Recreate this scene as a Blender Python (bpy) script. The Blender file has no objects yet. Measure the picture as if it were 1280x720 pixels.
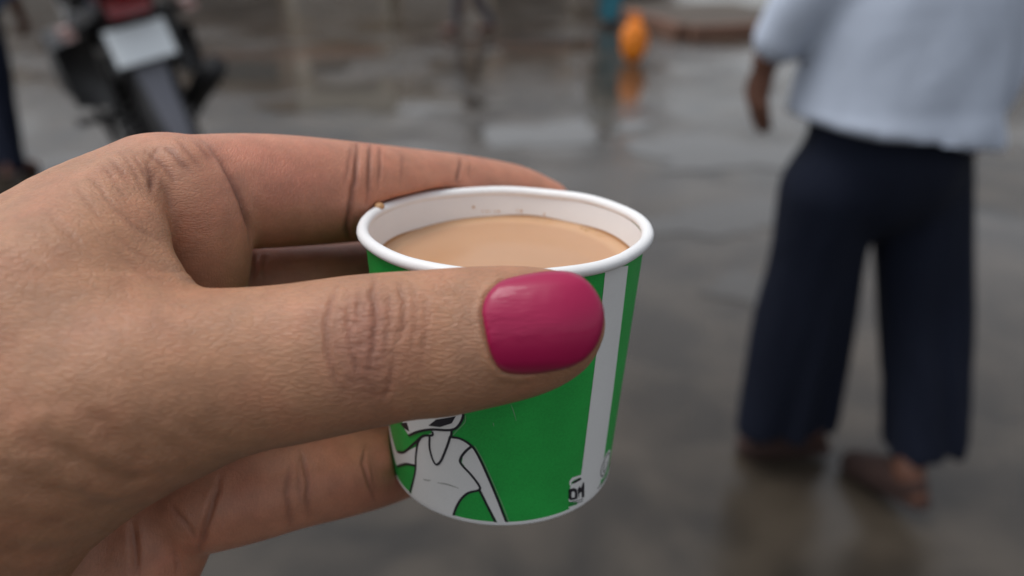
import bpy, bmesh, math, random
import numpy as np
from mathutils import Vector, Matrix
from mathutils.bvhtree import BVHTree
random.seed(7); rng = np.random.default_rng(7)
scene = bpy.context.scene
C = scene.collection

# ------------------------------------------------------------------ camera
PITCH = math.radians(25.0)
CAM = Vector((0, 0, 1.30))
cd = bpy.data.cameras.new('camera'); cam = bpy.data.objects.new('camera', cd); C.objects.link(cam)
cam.location = CAM; cam.rotation_euler = (math.pi/2-PITCH, 0, 0)
cd.sensor_width = 36; cd.lens = 28.125; cd.clip_start = .01; cd.clip_end = 500
cd.dof.use_dof = True; cd.dof.focus_distance = .131; cd.dof.aperture_fstop = 10.5
scene.camera = cam

# ------------------------------------------------------------------ overcast sky and weak sun
SUN_EL, SUN_AZ = math.radians(68), math.radians(-88)
world = bpy.data.worlds.new('World'); scene.world = world; world.use_nodes = True
nt = world.node_tree; nt.nodes.clear()
sky = nt.nodes.new('ShaderNodeTexSky'); sky.sky_type = 'NISHITA'; sky.sun_disc = False
sky.sun_elevation = SUN_EL; sky.sun_rotation = SUN_AZ; sky.air_density = 1.0; sky.dust_density = 3.0; sky.ozone_density = 1.0
hs = nt.nodes.new('ShaderNodeHueSaturation'); hs.inputs['Saturation'].default_value = .22
bg = nt.nodes.new('ShaderNodeBackground'); bg.inputs['Strength'].default_value = .15
wo = nt.nodes.new('ShaderNodeOutputWorld')
nt.links.new(sky.outputs[0], hs.inputs['Color']); nt.links.new(hs.outputs[0], bg.inputs['Color']); nt.links.new(bg.outputs[0], wo.inputs[0])
sd = bpy.data.lights.new('sun', 'SUN'); sun = bpy.data.objects.new('sun', sd); C.objects.link(sun)
sd.energy = 1.0; sd.angle = math.radians(30); sd.color = (1, .97, .93)
sun_dir = Vector((math.sin(SUN_AZ)*math.cos(SUN_EL), math.cos(SUN_AZ)*math.cos(SUN_EL), math.sin(SUN_EL)))
sun.rotation_euler = sun_dir.to_track_quat('Z', 'Y').to_euler()
scene.view_settings.view_transform = 'Standard'; scene.view_settings.look = 'None'; scene.view_settings.gamma = 1
scene.view_settings.exposure = 0.22
scene.cycles.use_denoising = True; scene.cycles.max_bounces = 6; scene.cycles.caustics_reflective = False; scene.cycles.caustics_refractive = False

# ------------------------------------------------------------------ helpers
def tag(o, label=None, cat=None, group=None, kind=None):
    if label: o['label'] = label
    if cat: o['category'] = cat
    if group: o['group'] = group
    if kind: o['kind'] = kind
    return o
def empty(name, loc=(0, 0, 0), rz=0):
    o = bpy.data.objects.new(name, None); C.objects.link(o); o.location = loc; o.rotation_euler = (0, 0, rz); o.empty_display_size = .05
    return o
def mesh_obj(name, verts, faces, mat, parent=None, smooth_=True):
    me = bpy.data.meshes.new(name); me.from_pydata([tuple(v) for v in verts], [], [tuple(f) for f in faces]); me.update()
    if mat: me.materials.append(mat)
    if smooth_: me.polygons.foreach_set('use_smooth', [True]*len(me.polygons))
    o = bpy.data.objects.new(name, me); C.objects.link(o)
    if parent: o.parent = parent
    return o
def bm_obj(name, bm, mat, parent=None, smooth_=False):
    me = bpy.data.meshes.new(name); bmesh.ops.recalc_face_normals(bm, faces=bm.faces); bm.to_mesh(me); bm.free()
    if mat: me.materials.append(mat)
    if smooth_: me.polygons.foreach_set('use_smooth', [True]*len(me.polygons))
    o = bpy.data.objects.new(name, me); C.objects.link(o)
    if parent: o.parent = parent
    return o
def new_mat(name):
    m = bpy.data.materials.new(name); m.use_nodes = True
    return m, m.node_tree, m.node_tree.nodes['Principled BSDF']
def plain(name, col, rough=.5, metal=0, coat=0, noise=0, nscale=20, bump=0, spec=.5):
    m, t, b = new_mat(name)
    b.inputs['Base Color'].default_value = (*col, 1); b.inputs['Roughness'].default_value = rough; b.inputs['Metallic'].default_value = metal
    b.inputs['Coat Weight'].default_value = coat; b.inputs['Specular IOR Level'].default_value = spec
    if noise or bump:
        tc = t.nodes.new('ShaderNodeTexCoord'); n = t.nodes.new('ShaderNodeTexNoise'); n.inputs['Scale'].default_value = nscale; n.inputs['Detail'].default_value = 5
        t.links.new(tc.outputs['Object'], n.inputs['Vector'])
        if noise:
            mx = t.nodes.new('ShaderNodeMix'); mx.data_type = 'RGBA'
            mx.inputs[6].default_value = (*[c*(1-noise) for c in col], 1); mx.inputs[7].default_value = (*[min(1, c*(1+noise)) for c in col], 1)
            t.links.new(n.outputs['Fac'], mx.inputs[0]); t.links.new(mx.outputs[2], b.inputs['Base Color'])
        if bump:
            bp = t.nodes.new('ShaderNodeBump'); bp.inputs['Strength'].default_value = bump; bp.inputs['Distance'].default_value = .002
            t.links.new(n.outputs['Fac'], bp.inputs['Height']); t.links.new(bp.outputs[0], b.inputs['Normal'])
    return m

# the frame in which the hand and the cup are modelled (mm): x right, y up and leaning back, z away from the chest
HX, HY, HZ = Vector((1, 0, 0)), Vector((0, math.sin(PITCH), math.cos(PITCH))), Vector((0, math.cos(PITCH), -math.sin(PITCH)))
HBASE = np.array([HX, HY, HZ])                      # rows
HORG = np.array(CAM)
def to_world(P):
    return HORG+(np.asarray(P, float)@HBASE)/1000.0
# centre lines of the bones and pads: (x, y, z, radius), mm
HAND = {
    'metacarpal_index': [(-123.0, -24.9, 116.0, 17.0), (-91.8, -9.9, 124.0, 13.0), (-73.2, 8.2, 133.0, 10.5), (-63.0, 16.0, 140.0, 9.4)],
    'metacarpal_middle': [(-131.4, -19.8, 124.0, 17.0), (-92.8, -5.8, 145.0, 13.0), (-67.6, 1.6, 159.0, 10.0)],
    'metacarpal_ring': [(-133.6, -25.2, 126.0, 16.0), (-96.0, -24.0, 150.0, 12.0), (-72.2, -19.7, 164.0, 10.0)],
    'metacarpal_little': [(-127.2, -28.8, 120.0, 15.0), (-90.9, -42.6, 142.0, 11.0), (-70.1, -43.1, 154.0, 9.5)],
    'forearm': [(-127.2, -21.0, 120.0, 21.0), (-165.0, -48.0, 88.0, 27.0), (-232.0, -88.0, 40.0, 31.0)],
    'index': [(-63.0, 16.0, 140.0, 9.4), (-55.5, 17.4, 146.0, 10.5), (-44.7, 18.6, 154.0, 10.8), (-30.7, 19.9, 166.0, 10.1), (-21.0, 21.3, 175.0, 9.0), (-11.0, 22.0, 183.0, 8.3), (0.0, 21.5, 189.0, 7.6), (8.0, 19.5, 191.0, 6.4)],
    'middle': [(-67.6, 1.6, 159.0, 10.0), (-56.1, 0.0, 165.0, 9.8), (-42.5, -0.3, 170.0, 9.5), (-30.8, 1.8, 181.0, 9.0), (-11.5, 2.9, 192.0, 8.5), (9.6, 2.9, 192.0, 7.2)],
    'ring': [(-72.2, -19.7, 164.0, 10.0), (-56.8, -20.0, 167.0, 9.2), (-41.0, -20.2, 171.0, 8.8), (-29.3, -20.1, 183.0, 8.3), (-11.6, -18.3, 193.0, 8.0), (7.8, -17.5, 194.0, 6.8)],
    'little': [(-70.1, -43.1, 154.0, 9.6), (-57.7, -40.1, 148.0, 9.0), (-49.2, -38.4, 149.0, 8.9), (-41.3, -36.9, 152.0, 8.7), (-33.4, -36.7, 159.0, 8.6), (-27.0, -37.3, 169.0, 8.3), (-18.2, -37.5, 182.0, 7.2), (-7.5, -36.1, 188.0, 6.0)],
    'index_pad': [(-56.3, 19.0, 138.0, 6.8), (-55.7, 13.7, 140.0, 9.4), (-56.9, 5.7, 143.0, 9.9), (-60.3, -4.4, 147.0, 10.0)],
    'little_pad': [(-59.6, -32.0, 156.0, 7.8), (-61.6, -38.5, 151.0, 8.4), (-65.6, -47.7, 149.0, 9.0), (-69.8, -56.6, 147.0, 9.0)],
    'heel_pad': [(-77.9, -29.4, 147.0, 9.0), (-79.3, -42.3, 146.0, 10.8), (-79.8, -55.1, 145.0, 12.0)],
    'web_a': [(-94.4, -16.5, 118.0, 13.0), (-75.0, -2.4, 121.0, 10.0), (-66.8, 8.6, 126.0, 8.0), (-62.6, 16.0, 131.0, 5.0)],
    'web_b': [(-92.8, -12.8, 116.0, 14.0), (-73.7, -3.5, 117.0, 10.0), (-64.1, 4.2, 121.0, 7.0), (-58.5, 8.5, 124.5, 3.6)],
    'web_c': [(-91.2, -13.7, 114.0, 15.0), (-72.5, -6.9, 115.0, 11.0), (-62.5, -2.4, 118.0, 9.0), (-54.2, 1.0, 121.0, 3.8)],
    'thumb': [(-105.3, -31.4, 112.0, 15.0), (-79.8, -22.8, 114.0, 15.5), (-60.3, -15.1, 116.0, 14.2), (-45.6, -12.6, 117.0, 12.4), (-34.2, -11.4, 118.0, 11.9), (-22.4, -9.4, 118.0, 11.4), (-13.0, -8.0, 118.0, 10.7), (-3.5, -6.6, 118.0, 9.9), (3.8, -5.8, 118.0, 8.8), (7.1, -5.2, 118.0, 6.6)],
    'thumb_flat': ((0.0, 0.12, -1), [1, 1, 1, 0.95, 0.88, 0.85, 0.8, 0.78, 0.78, 0.8]),
    'thumb_pulp': [(-9.7, -9.9, 121.0, 8.5), (0.0, -8.3, 122.0, 8.2), (4.8, -6.8, 121.0, 6.4)],
    'thenar': [(-54.3, -17.1, 118.0, 10.2), (-63.6, -23.5, 120.0, 11.2), (-73.1, -30.9, 121.5, 12.2), (-85.6, -40.9, 124.0, 14.0), (-105.0, -40.1, 118.0, 16.0)],
    'index_pad_b': [(-61.6, 17.9, 140.0, 5.5), (-63.4, 8.6, 144.0, 8.5), (-65.1, -4.4, 148.0, 10.0)],
    'little_pad_b': [(-69.2, -33.4, 152.0, 9.0), (-70.0, -43.4, 149.5, 9.5), (-73.5, -55.9, 147.0, 10.5)],
}
# skin creases: depth, half width (mm), redness, then points x, y, z on the skin
CREASES = [
    (0.55, 0.45, 0.9, [(-30.8, 29.4, 160.6), (-30.3, 27.4, 157.4), (-30.0, 25.6, 155.4), (-29.9, 23.9, 154.1), (-29.9, 22.2, 153.3), (-29.9, 20.6, 152.8), (-30.2, 19.1, 152.4), (-30.5, 17.5, 152.4), (-30.8, 16.0, 152.5), (-31.1, 14.5, 153.1), (-31.5, 13.1, 153.9), (-32.0, 11.6, 155.2), (-32.1, 10.4, 157.5), (-32.8, 9.3, 162.3)]),
    (0.4, 0.35, 0.8, [(-28.6, 29.2, 162.3), (-28.0, 27.0, 158.8), (-27.8, 25.1, 156.9), (-27.7, 23.4, 155.8), (-27.7, 21.7, 155.2), (-27.7, 20.1, 154.8), (-27.9, 18.2, 154.8), (-28.1, 16.3, 155.1)]),
    (0.25, 0.3, 0.6, [(-26.8, 28.9, 163.1), (-26.2, 26.3, 159.5), (-25.9, 24.2, 157.9), (-25.9, 22.5, 157.0), (-26.0, 20.8, 156.5), (-26.1, 19.2, 156.3)]),
    (0.2, 0.35, 0.5, [(-31.5, 28.5, 158.2), (-31.1, 25.9, 154.8), (-31.1, 23.7, 153.0), (-31.2, 21.6, 151.8), (-31.5, 19.7, 151.3)]),
    (0.12, 0.3, 0.4, [(-22.5, 28.1, 165.4), (-22.2, 25.6, 162.7), (-22.1, 23.4, 161.1), (-22.4, 20.5, 160.0)]),
    (0.35, 0.35, 0.8, [(-11.3, 28.5, 176.1), (-11.4, 25.0, 172.6), (-11.6, 23.4, 171.7), (-11.9, 21.9, 172.0)]),
    (0.12, 0.3, 0.3, [(-9.0, 28.0, 177.1), (-9.1, 25.3, 174.8), (-9.2, 22.9, 173.8)]),
    (0.55, 0.6, 0.9, [(-51.2, 23.6, 137.0), (-50.3, 22.5, 136.8), (-49.5, 21.5, 136.9), (-48.6, 19.9, 136.6), (-47.8, 18.3, 136.8), (-47.3, 17.0, 137.0), (-46.9, 15.7, 137.4), (-46.5, 14.4, 138.0), (-46.3, 13.1, 138.6), (-46.2, 11.8, 139.5), (-46.1, 10.5, 140.6), (-46.2, 9.2, 141.0), (-46.4, 7.8, 141.9)]),
    (0.17, 0.3, 0.72, [(-57.9, 23.7, 132.5), (-56.1, 22.4, 131.8), (-54.4, 20.6, 131.5), (-53.4, 19.7, 131.6), (-52.4, 18.7, 131.8)]),
    (0.12, 0.3, 0.54, [(-56.1, 25.0, 134.2), (-54.2, 23.1, 132.9), (-53.3, 22.2, 132.7), (-52.6, 21.2, 132.7), (-51.2, 19.4, 132.7)]),
    (0.14, 0.3, 0.54, [(-53.5, 24.6, 135.3), (-52.0, 23.2, 134.7), (-50.9, 21.7, 134.7)]),
    (0.17, 0.3, 0.63, [(-59.9, 22.5, 131.0), (-58.2, 21.1, 130.5), (-56.7, 19.8, 130.5), (-55.3, 18.0, 130.5), (-54.8, 16.7, 130.4)]),
    (0.28, 0.42, 0.81, [(-58.8, 20.0, 128.9), (-57.8, 17.6, 127.9), (-57.4, 16.4, 127.3), (-56.9, 15.2, 126.5)]),
    (0.19, 0.34, 0.63, [(-57.5, 19.2, 129.5), (-57.4, 16.9, 127.8), (-56.8, 14.9, 126.0)]),
    (0.17, 0.3, 0.45, [(-60.8, 21.1, 128.7), (-59.2, 19.4, 127.9), (-58.5, 18.2, 127.4), (-57.9, 17.0, 127.1)]),
    (0.14, 0.3, 0.36, [(-63.1, 22.0, 129.3), (-60.8, 20.0, 127.4), (-59.9, 18.7, 126.8), (-59.0, 17.4, 126.1), (-57.8, 15.5, 125.1)]),
    (0.11, 0.3, 0.32, [(-64.2, 21.0, 127.8), (-62.7, 19.7, 126.4), (-61.5, 18.6, 125.5), (-60.2, 17.2, 124.6), (-59.1, 15.9, 123.9)]),
    (0.11, 0.3, 0.27, [(-64.5, 19.7, 126.0), (-62.8, 18.2, 124.4), (-61.4, 16.8, 123.3), (-60.3, 15.6, 122.3), (-59.3, 14.4, 121.7), (-58.2, 13.3, 120.8)]),
    (0.11, 0.26, 0.45, [(-58.2, 23.5, 132.3), (-58.7, 22.0, 131.0), (-58.7, 20.3, 129.4)]),
    (0.15, 0.35, 0.25, [(-65.5, 17.9, 123.6), (-64.0, 16.8, 122.1), (-62.8, 15.7, 121.2), (-61.5, 14.7, 120.2), (-60.5, 13.7, 119.4), (-59.5, 12.7, 118.8), (-58.6, 11.8, 118.3), (-57.7, 10.8, 117.8)]),
    (0.12, 0.35, 0.2, [(-66.2, 16.0, 120.9), (-64.5, 14.7, 119.2), (-63.1, 13.5, 118.0), (-61.8, 12.4, 117.0), (-60.7, 11.5, 116.3), (-59.8, 10.5, 115.8), (-58.9, 9.6, 115.5), (-58.0, 8.7, 115.1)]),
    (0.2, 0.4, 0.3, [(-58.1, 11.6, 118.6), (-56.9, 10.4, 118.3), (-55.8, 9.2, 118.2), (-54.8, 8.4, 118.8), (-53.8, 7.7, 119.6), (-53.2, 7.2, 120.4)]),
    (0.15, 0.4, 0.25, [(-57.5, 8.0, 114.9), (-56.5, 7.2, 115.0), (-55.6, 6.4, 115.1), (-54.7, 5.5, 115.2), (-53.8, 4.9, 115.7), (-52.8, 4.2, 116.3), (-51.9, 3.5, 116.8)]),
    (0.18, 0.45, 0.25, [(-55.6, 4.8, 113.6), (-54.7, 4.0, 113.6), (-53.9, 3.3, 113.9), (-53.0, 2.5, 113.9), (-51.8, 2.0, 113.9), (-50.8, 1.4, 114.4), (-49.7, 0.9, 114.5)]),
    (0.1, 0.4, 0.15, [(-66.4, 11.2, 114.4), (-65.1, 10.3, 113.5), (-64.0, 9.5, 112.8), (-63.0, 8.6, 112.3), (-62.1, 7.8, 111.8), (-61.2, 7.0, 111.6), (-60.3, 6.2, 111.3), (-59.5, 5.4, 111.2), (-58.7, 4.7, 111.1)]),
    (0.15, 0.4, 0.3, [(-56.2, 16.6, 129.5), (-55.9, 15.3, 129.6), (-55.5, 14.0, 129.7), (-55.2, 12.8, 130.1)]),
    (0.26, 0.3, 0.5, [(-24.6, 0.8, 114.3), (-24.7, -0.2, 112.9), (-24.8, -1.1, 111.8), (-25.1, -2.0, 111.0), (-25.1, -3.2, 110.1), (-25.2, -4.3, 109.5), (-25.3, -5.5, 109.0), (-25.1, -6.5, 108.7), (-25.0, -7.6, 108.4), (-24.9, -8.7, 108.2), (-24.5, -9.8, 108.1), (-24.2, -11.0, 108.2), (-23.9, -12.1, 108.3), (-23.4, -13.0, 108.5), (-22.8, -13.9, 108.8), (-22.3, -14.9, 109.2)]),
    (0.37, 0.34, 0.63, [(-19.7, 1.6, 115.2), (-19.5, 0.5, 113.2), (-19.5, -0.7, 111.9), (-19.2, -1.7, 111.1), (-18.9, -2.7, 110.5), (-18.6, -3.6, 110.0), (-18.6, -4.6, 109.5), (-18.6, -5.6, 109.2), (-18.6, -6.6, 108.9), (-18.8, -7.9, 108.7), (-19.0, -9.2, 108.6), (-19.2, -11.1, 108.6)]),
    (0.22, 0.26, 0.45, [(-22.6, -1.3, 111.4), (-22.5, -2.6, 110.5), (-22.5, -3.8, 109.7), (-22.5, -5.0, 109.2), (-22.2, -6.1, 108.8), (-21.9, -7.2, 108.6), (-21.7, -8.2, 108.4), (-21.4, -9.2, 108.3), (-21.1, -10.2, 108.4), (-20.9, -11.2, 108.5), (-20.6, -12.2, 108.6), (-19.9, -12.8, 108.9), (-19.1, -13.5, 109.1), (-18.3, -14.1, 109.5)]),
    (0.22, 0.26, 0.45, [(-16.1, 1.1, 114.0), (-15.7, 0.1, 112.8), (-15.3, -1.0, 111.7), (-15.0, -2.0, 111.1), (-14.9, -3.1, 110.5), (-14.9, -4.3, 109.9), (-14.9, -5.4, 109.6), (-15.2, -6.5, 109.3), (-15.5, -7.6, 109.1)]),
    (0.12, 0.3, 0.32, [(-12.2, -1.3, 111.6), (-12.0, -2.6, 110.9), (-11.8, -3.8, 110.3), (-11.7, -5.1, 109.9), (-11.8, -6.2, 109.7), (-11.9, -7.3, 109.5), (-12.1, -8.5, 109.4), (-12.3, -9.6, 109.4)]),
    (0.18, 0.3, 0.4, [(-16.0, -9.4, 108.9), (-16.2, -10.6, 109.0), (-16.4, -11.8, 109.1), (-16.6, -13.0, 109.4), (-17.2, -14.4, 109.8), (-17.8, -15.8, 110.5)]),
    (0.14, 0.21, 0.36, [(-21.4, -0.2, 112.5), (-21.4, -1.5, 111.2), (-21.4, -2.8, 110.3), (-21.1, -3.7, 109.8), (-20.8, -4.7, 109.4), (-20.5, -5.7, 109.0)]),
    (0.14, 0.21, 0.36, [(-17.5, -0.2, 112.4), (-17.1, -1.5, 111.3), (-16.8, -2.8, 110.5), (-16.8, -4.0, 109.9), (-16.9, -5.3, 109.4), (-17.0, -6.5, 109.1), (-17.1, -7.8, 108.9), (-17.3, -9.1, 108.8), (-17.4, -10.3, 108.8)]),
    (0.09, 0.26, 0.27, [(-13.7, 0.0, 112.7), (-13.6, -1.1, 111.7), (-13.4, -2.2, 111.0), (-13.3, -3.3, 110.5), (-13.2, -4.4, 110.0), (-13.3, -5.5, 109.7), (-13.5, -6.6, 109.5), (-13.6, -7.7, 109.3), (-13.8, -8.7, 109.2)]),
    (0.18, 0.21, 0.36, [(-19.7, -3.5, 109.9), (-18.1, -4.5, 109.6), (-16.5, -4.4, 109.8)]),
    (0.14, 0.21, 0.32, [(-22.8, -3.4, 109.9), (-20.9, -4.1, 109.7), (-19.1, -4.6, 109.5)]),
    (0.14, 0.21, 0.32, [(-21.0, -10.5, 108.4), (-20.1, -10.9, 108.5), (-19.1, -11.2, 108.7), (-18.1, -11.0, 108.8), (-17.0, -10.9, 108.9)]),
    (0.12, 0.21, 0.27, [(-21.7, -7.1, 108.6), (-20.1, -7.8, 108.6), (-18.7, -7.6, 108.7)]),
    (0.12, 0.21, 0.27, [(-18.4, -6.5, 109.0), (-17.4, -6.3, 109.1), (-16.4, -6.1, 109.3), (-14.9, -5.7, 109.5)]),
    (0.11, 0.21, 0.27, [(-24.1, -4.4, 109.5), (-22.5, -4.8, 109.3)]),
    (0.11, 0.21, 0.27, [(-24.5, -7.8, 108.4), (-23.2, -8.1, 108.3), (-21.9, -8.5, 108.4)]),
    (0.09, 0.21, 0.18, [(-14.9, -3.3, 110.4), (-13.3, -2.9, 110.7), (-11.8, -3.1, 110.6)]),
    (0.11, 0.21, 0.27, [(-20.9, -1.3, 111.4), (-19.2, -1.3, 111.4)]),
    (0.11, 0.26, 0.27, [(-20.2, -14.0, 109.2), (-19.2, -14.4, 109.5), (-18.1, -14.8, 109.9), (-16.3, -14.3, 110.0)]),
    (0.13, 0.22, 0.29, [(-21.5, -7.7, 108.5), (-20.7, -7.9, 108.5), (-20.1, -7.9, 108.6)]),
    (0.13, 0.22, 0.29, [(-18.6, -7.8, 108.7), (-18.6, -8.5, 108.7), (-18.6, -9.0, 108.6)]),
    (0.13, 0.22, 0.29, [(-21.9, -2.2, 110.7), (-20.9, -2.3, 110.6), (-19.8, -2.2, 110.7)]),
    (0.13, 0.22, 0.29, [(-23.8, -10.9, 108.2), (-23.8, -12.0, 108.3), (-24.0, -12.9, 108.4)]),
    (0.13, 0.22, 0.29, [(-19.6, -11.3, 108.6), (-18.9, -11.6, 108.7), (-18.2, -12.0, 108.9)]),
    (0.13, 0.22, 0.29, [(-21.1, -9.4, 108.4), (-21.1, -10.4, 108.4), (-21.0, -11.4, 108.5)]),
    (0.13, 0.22, 0.29, [(-19.6, -3.3, 110.1), (-19.2, -4.1, 109.7), (-19.1, -4.6, 109.5)]),
    (0.13, 0.22, 0.29, [(-22.3, -12.1, 108.4), (-21.4, -12.7, 108.6), (-20.5, -13.1, 108.8)]),
    (0.13, 0.22, 0.29, [(-21.5, -1.8, 111.0), (-21.3, -2.5, 110.5), (-21.3, -3.3, 110.0)]),
    (0.13, 0.22, 0.29, [(-22.8, -4.2, 109.5), (-21.9, -4.6, 109.4), (-21.0, -4.9, 109.3)]),
    (0.13, 0.22, 0.29, [(-17.7, -13.1, 109.3), (-17.2, -13.0, 109.3), (-16.4, -13.0, 109.4)]),
    (0.13, 0.22, 0.29, [(-24.4, -2.9, 110.3), (-23.6, -3.0, 110.2), (-22.9, -3.1, 110.1)]),
    (0.13, 0.22, 0.29, [(-20.4, -2.0, 110.9), (-20.4, -3.0, 110.2), (-20.6, -3.9, 109.7)]),
    (0.13, 0.22, 0.29, [(-17.5, -8.8, 108.8), (-16.3, -8.9, 108.9), (-15.4, -9.0, 109.0)]),
    (0.13, 0.22, 0.29, [(-21.4, -4.3, 109.5), (-21.6, -5.0, 109.2), (-21.7, -5.6, 109.0)]),
    (0.13, 0.22, 0.29, [(-17.0, -0.9, 111.8), (-17.0, -1.7, 111.2), (-17.0, -2.7, 110.6)]),
    (0.13, 0.22, 0.29, [(-18.4, -8.4, 108.7), (-18.3, -9.5, 108.7), (-18.2, -10.4, 108.7)]),
    (0.13, 0.22, 0.29, [(-22.6, -2.6, 110.4), (-22.4, -3.6, 109.8), (-22.0, -4.5, 109.4)]),
    (0.13, 0.22, 0.29, [(-12.4, -9.7, 109.4), (-12.5, -10.2, 109.5), (-12.5, -10.8, 109.5)]),
    (0.13, 0.22, 0.29, [(-19.0, -9.9, 108.6), (-18.5, -9.9, 108.6), (-17.9, -9.8, 108.7)]),
    (0.13, 0.22, 0.29, [(-22.5, -4.8, 109.3), (-21.6, -5.0, 109.2), (-20.8, -5.5, 109.1)]),
    (0.13, 0.22, 0.29, [(-12.7, -4.5, 110.0), (-12.7, -5.5, 109.8), (-13.0, -6.5, 109.5)]),
    (0.13, 0.22, 0.29, [(-14.5, -4.9, 109.8), (-14.6, -5.5, 109.6), (-14.7, -6.0, 109.5)]),
    (0.13, 0.22, 0.29, [(-20.8, -8.0, 108.5), (-20.6, -8.6, 108.5), (-20.5, -9.0, 108.4)]),
    (0.13, 0.22, 0.29, [(-12.3, -6.1, 109.7), (-11.9, -7.2, 109.5), (-11.7, -8.2, 109.5)]),
    (0.13, 0.22, 0.29, [(-18.1, -4.2, 109.7), (-18.0, -4.7, 109.5), (-17.6, -5.5, 109.3)]),
    (0.69, 1.49, 0.04, [(-59.0, -19.6, 101.5), (-58.3, -20.2, 101.8), (-57.7, -20.8, 102.0), (-57.1, -21.4, 102.4), (-56.5, -22.0, 102.7), (-55.8, -22.5, 103.1), (-55.2, -23.1, 103.6), (-54.5, -23.7, 104.1), (-53.9, -24.3, 104.7), (-53.2, -24.9, 105.3), (-52.5, -25.5, 106.1), (-51.8, -26.1, 107.0), (-51.0, -26.1, 107.4), (-50.1, -26.1, 107.8), (-49.3, -26.2, 108.3), (-48.5, -26.2, 108.9)]),
    (0.56, 1.76, 0.04, [(-64.7, -24.9, 101.6), (-63.9, -25.1, 101.9), (-63.1, -25.4, 102.2), (-62.4, -25.7, 102.6), (-61.6, -26.0, 103.0), (-61.1, -26.6, 103.5), (-60.6, -27.2, 104.0), (-60.1, -27.8, 104.7), (-59.7, -28.5, 105.4), (-59.2, -29.2, 106.1), (-58.9, -30.0, 107.0), (-58.2, -30.4, 107.9), (-57.6, -30.9, 108.9), (-57.1, -31.5, 110.1), (-56.6, -32.1, 111.5), (-55.8, -31.9, 112.0), (-55.2, -31.9, 112.8), (-54.5, -31.8, 113.5)]),
    (0.46, 1.35, 0.04, [(-53.4, -18.4, 102.3), (-52.8, -19.1, 102.6), (-52.1, -19.8, 103.0), (-51.5, -20.5, 103.4), (-50.9, -21.2, 103.9), (-50.3, -21.9, 104.5), (-49.7, -22.7, 105.1), (-49.1, -23.5, 105.9), (-48.6, -24.4, 106.8)]),
    (0.46, 1.49, 0.04, [(-61.2, -25.3, 102.8), (-60.4, -25.8, 103.4), (-59.7, -26.4, 103.9), (-58.9, -27.0, 104.5), (-58.2, -27.6, 105.3), (-57.5, -28.0, 105.9), (-56.8, -28.4, 106.7), (-56.1, -28.8, 107.5), (-55.4, -29.3, 108.4), (-54.8, -29.8, 109.4), (-53.9, -29.5, 109.9), (-52.8, -29.2, 110.2), (-51.8, -29.0, 110.7)]),
    (0.46, 1.76, 0.04, [(-65.8, -28.2, 102.7), (-65.2, -28.8, 103.2), (-64.7, -29.5, 103.9), (-64.2, -30.1, 104.4), (-63.8, -30.9, 105.2), (-63.4, -31.6, 106.0), (-62.8, -31.9, 106.6), (-62.2, -32.3, 107.3), (-61.7, -32.6, 108.0), (-61.2, -33.1, 108.9), (-60.7, -33.5, 109.7), (-60.1, -33.9, 110.9), (-59.6, -34.5, 112.3), (-59.4, -35.2, 114.2)]),
    (0.46, 1.89, 0.04, [(-68.0, -34.5, 106.3), (-67.3, -35.1, 107.1), (-66.6, -35.7, 108.0), (-66.1, -36.4, 109.2), (-65.2, -36.5, 110.0), (-64.5, -36.7, 110.8), (-63.8, -36.9, 111.8), (-62.9, -36.8, 112.5), (-62.2, -36.8, 113.5)]),
    (0.28, 1.22, 0.04, [(-55.9, -14.2, 101.6), (-55.1, -14.9, 101.7), (-54.4, -15.6, 101.8), (-53.6, -16.2, 102.0), (-52.9, -16.9, 102.2), (-52.2, -17.6, 102.4), (-51.5, -18.2, 102.7), (-50.7, -18.9, 103.1), (-50.0, -19.5, 103.5), (-49.3, -20.2, 104.0), (-48.6, -20.9, 104.5), (-47.9, -21.6, 105.2), (-47.1, -22.2, 105.9), (-46.4, -22.9, 106.7), (-45.8, -23.7, 107.7)]),
    (0.28, 1.08, 0.04, [(-49.4, -16.5, 103.0), (-48.7, -17.3, 103.3), (-48.0, -18.1, 103.8), (-47.3, -18.9, 104.2), (-46.6, -19.7, 104.8), (-45.9, -20.3, 105.4), (-45.1, -21.0, 106.1), (-44.4, -21.7, 106.9), (-43.7, -22.4, 107.8)]),
    (0.24, 0.94, 0.04, [(-44.5, -16.8, 104.7), (-43.8, -17.5, 105.2), (-43.1, -18.2, 105.7), (-42.4, -19.0, 106.4), (-41.8, -19.8, 107.1), (-41.0, -20.3, 107.8), (-40.2, -20.9, 108.6), (-39.4, -21.5, 109.5), (-38.7, -22.1, 110.5)]),
    (0.28, 1.22, 0.04, [(-61.7, -20.2, 101.1), (-61.1, -20.9, 101.4), (-60.5, -21.6, 101.6), (-59.9, -22.3, 102.0), (-59.4, -23.0, 102.4), (-58.8, -23.6, 102.8), (-58.2, -24.1, 103.2), (-57.6, -24.6, 103.7), (-57.1, -25.2, 104.2), (-56.5, -25.8, 104.7)]),
    (0.28, 1.35, 0.04, [(-65.0, -21.1, 100.7), (-64.3, -21.7, 100.8), (-63.7, -22.2, 101.1), (-63.1, -22.8, 101.4), (-62.5, -23.4, 101.7), (-61.8, -23.9, 102.0), (-61.2, -24.4, 102.4), (-60.5, -24.9, 102.8), (-59.9, -25.4, 103.3)]),
    (0.64, 0.47, 0.62, [(-51.6, -32.9, 141.6), (-51.6, -34.1, 140.7), (-51.7, -35.3, 140.0), (-51.9, -36.5, 139.5), (-52.2, -37.9, 139.2), (-52.6, -39.2, 139.0), (-53.1, -40.6, 139.0), (-53.5, -42.0, 139.3), (-54.0, -43.5, 139.8), (-54.7, -45.1, 140.6), (-55.7, -47.0, 142.4)]),
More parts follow.
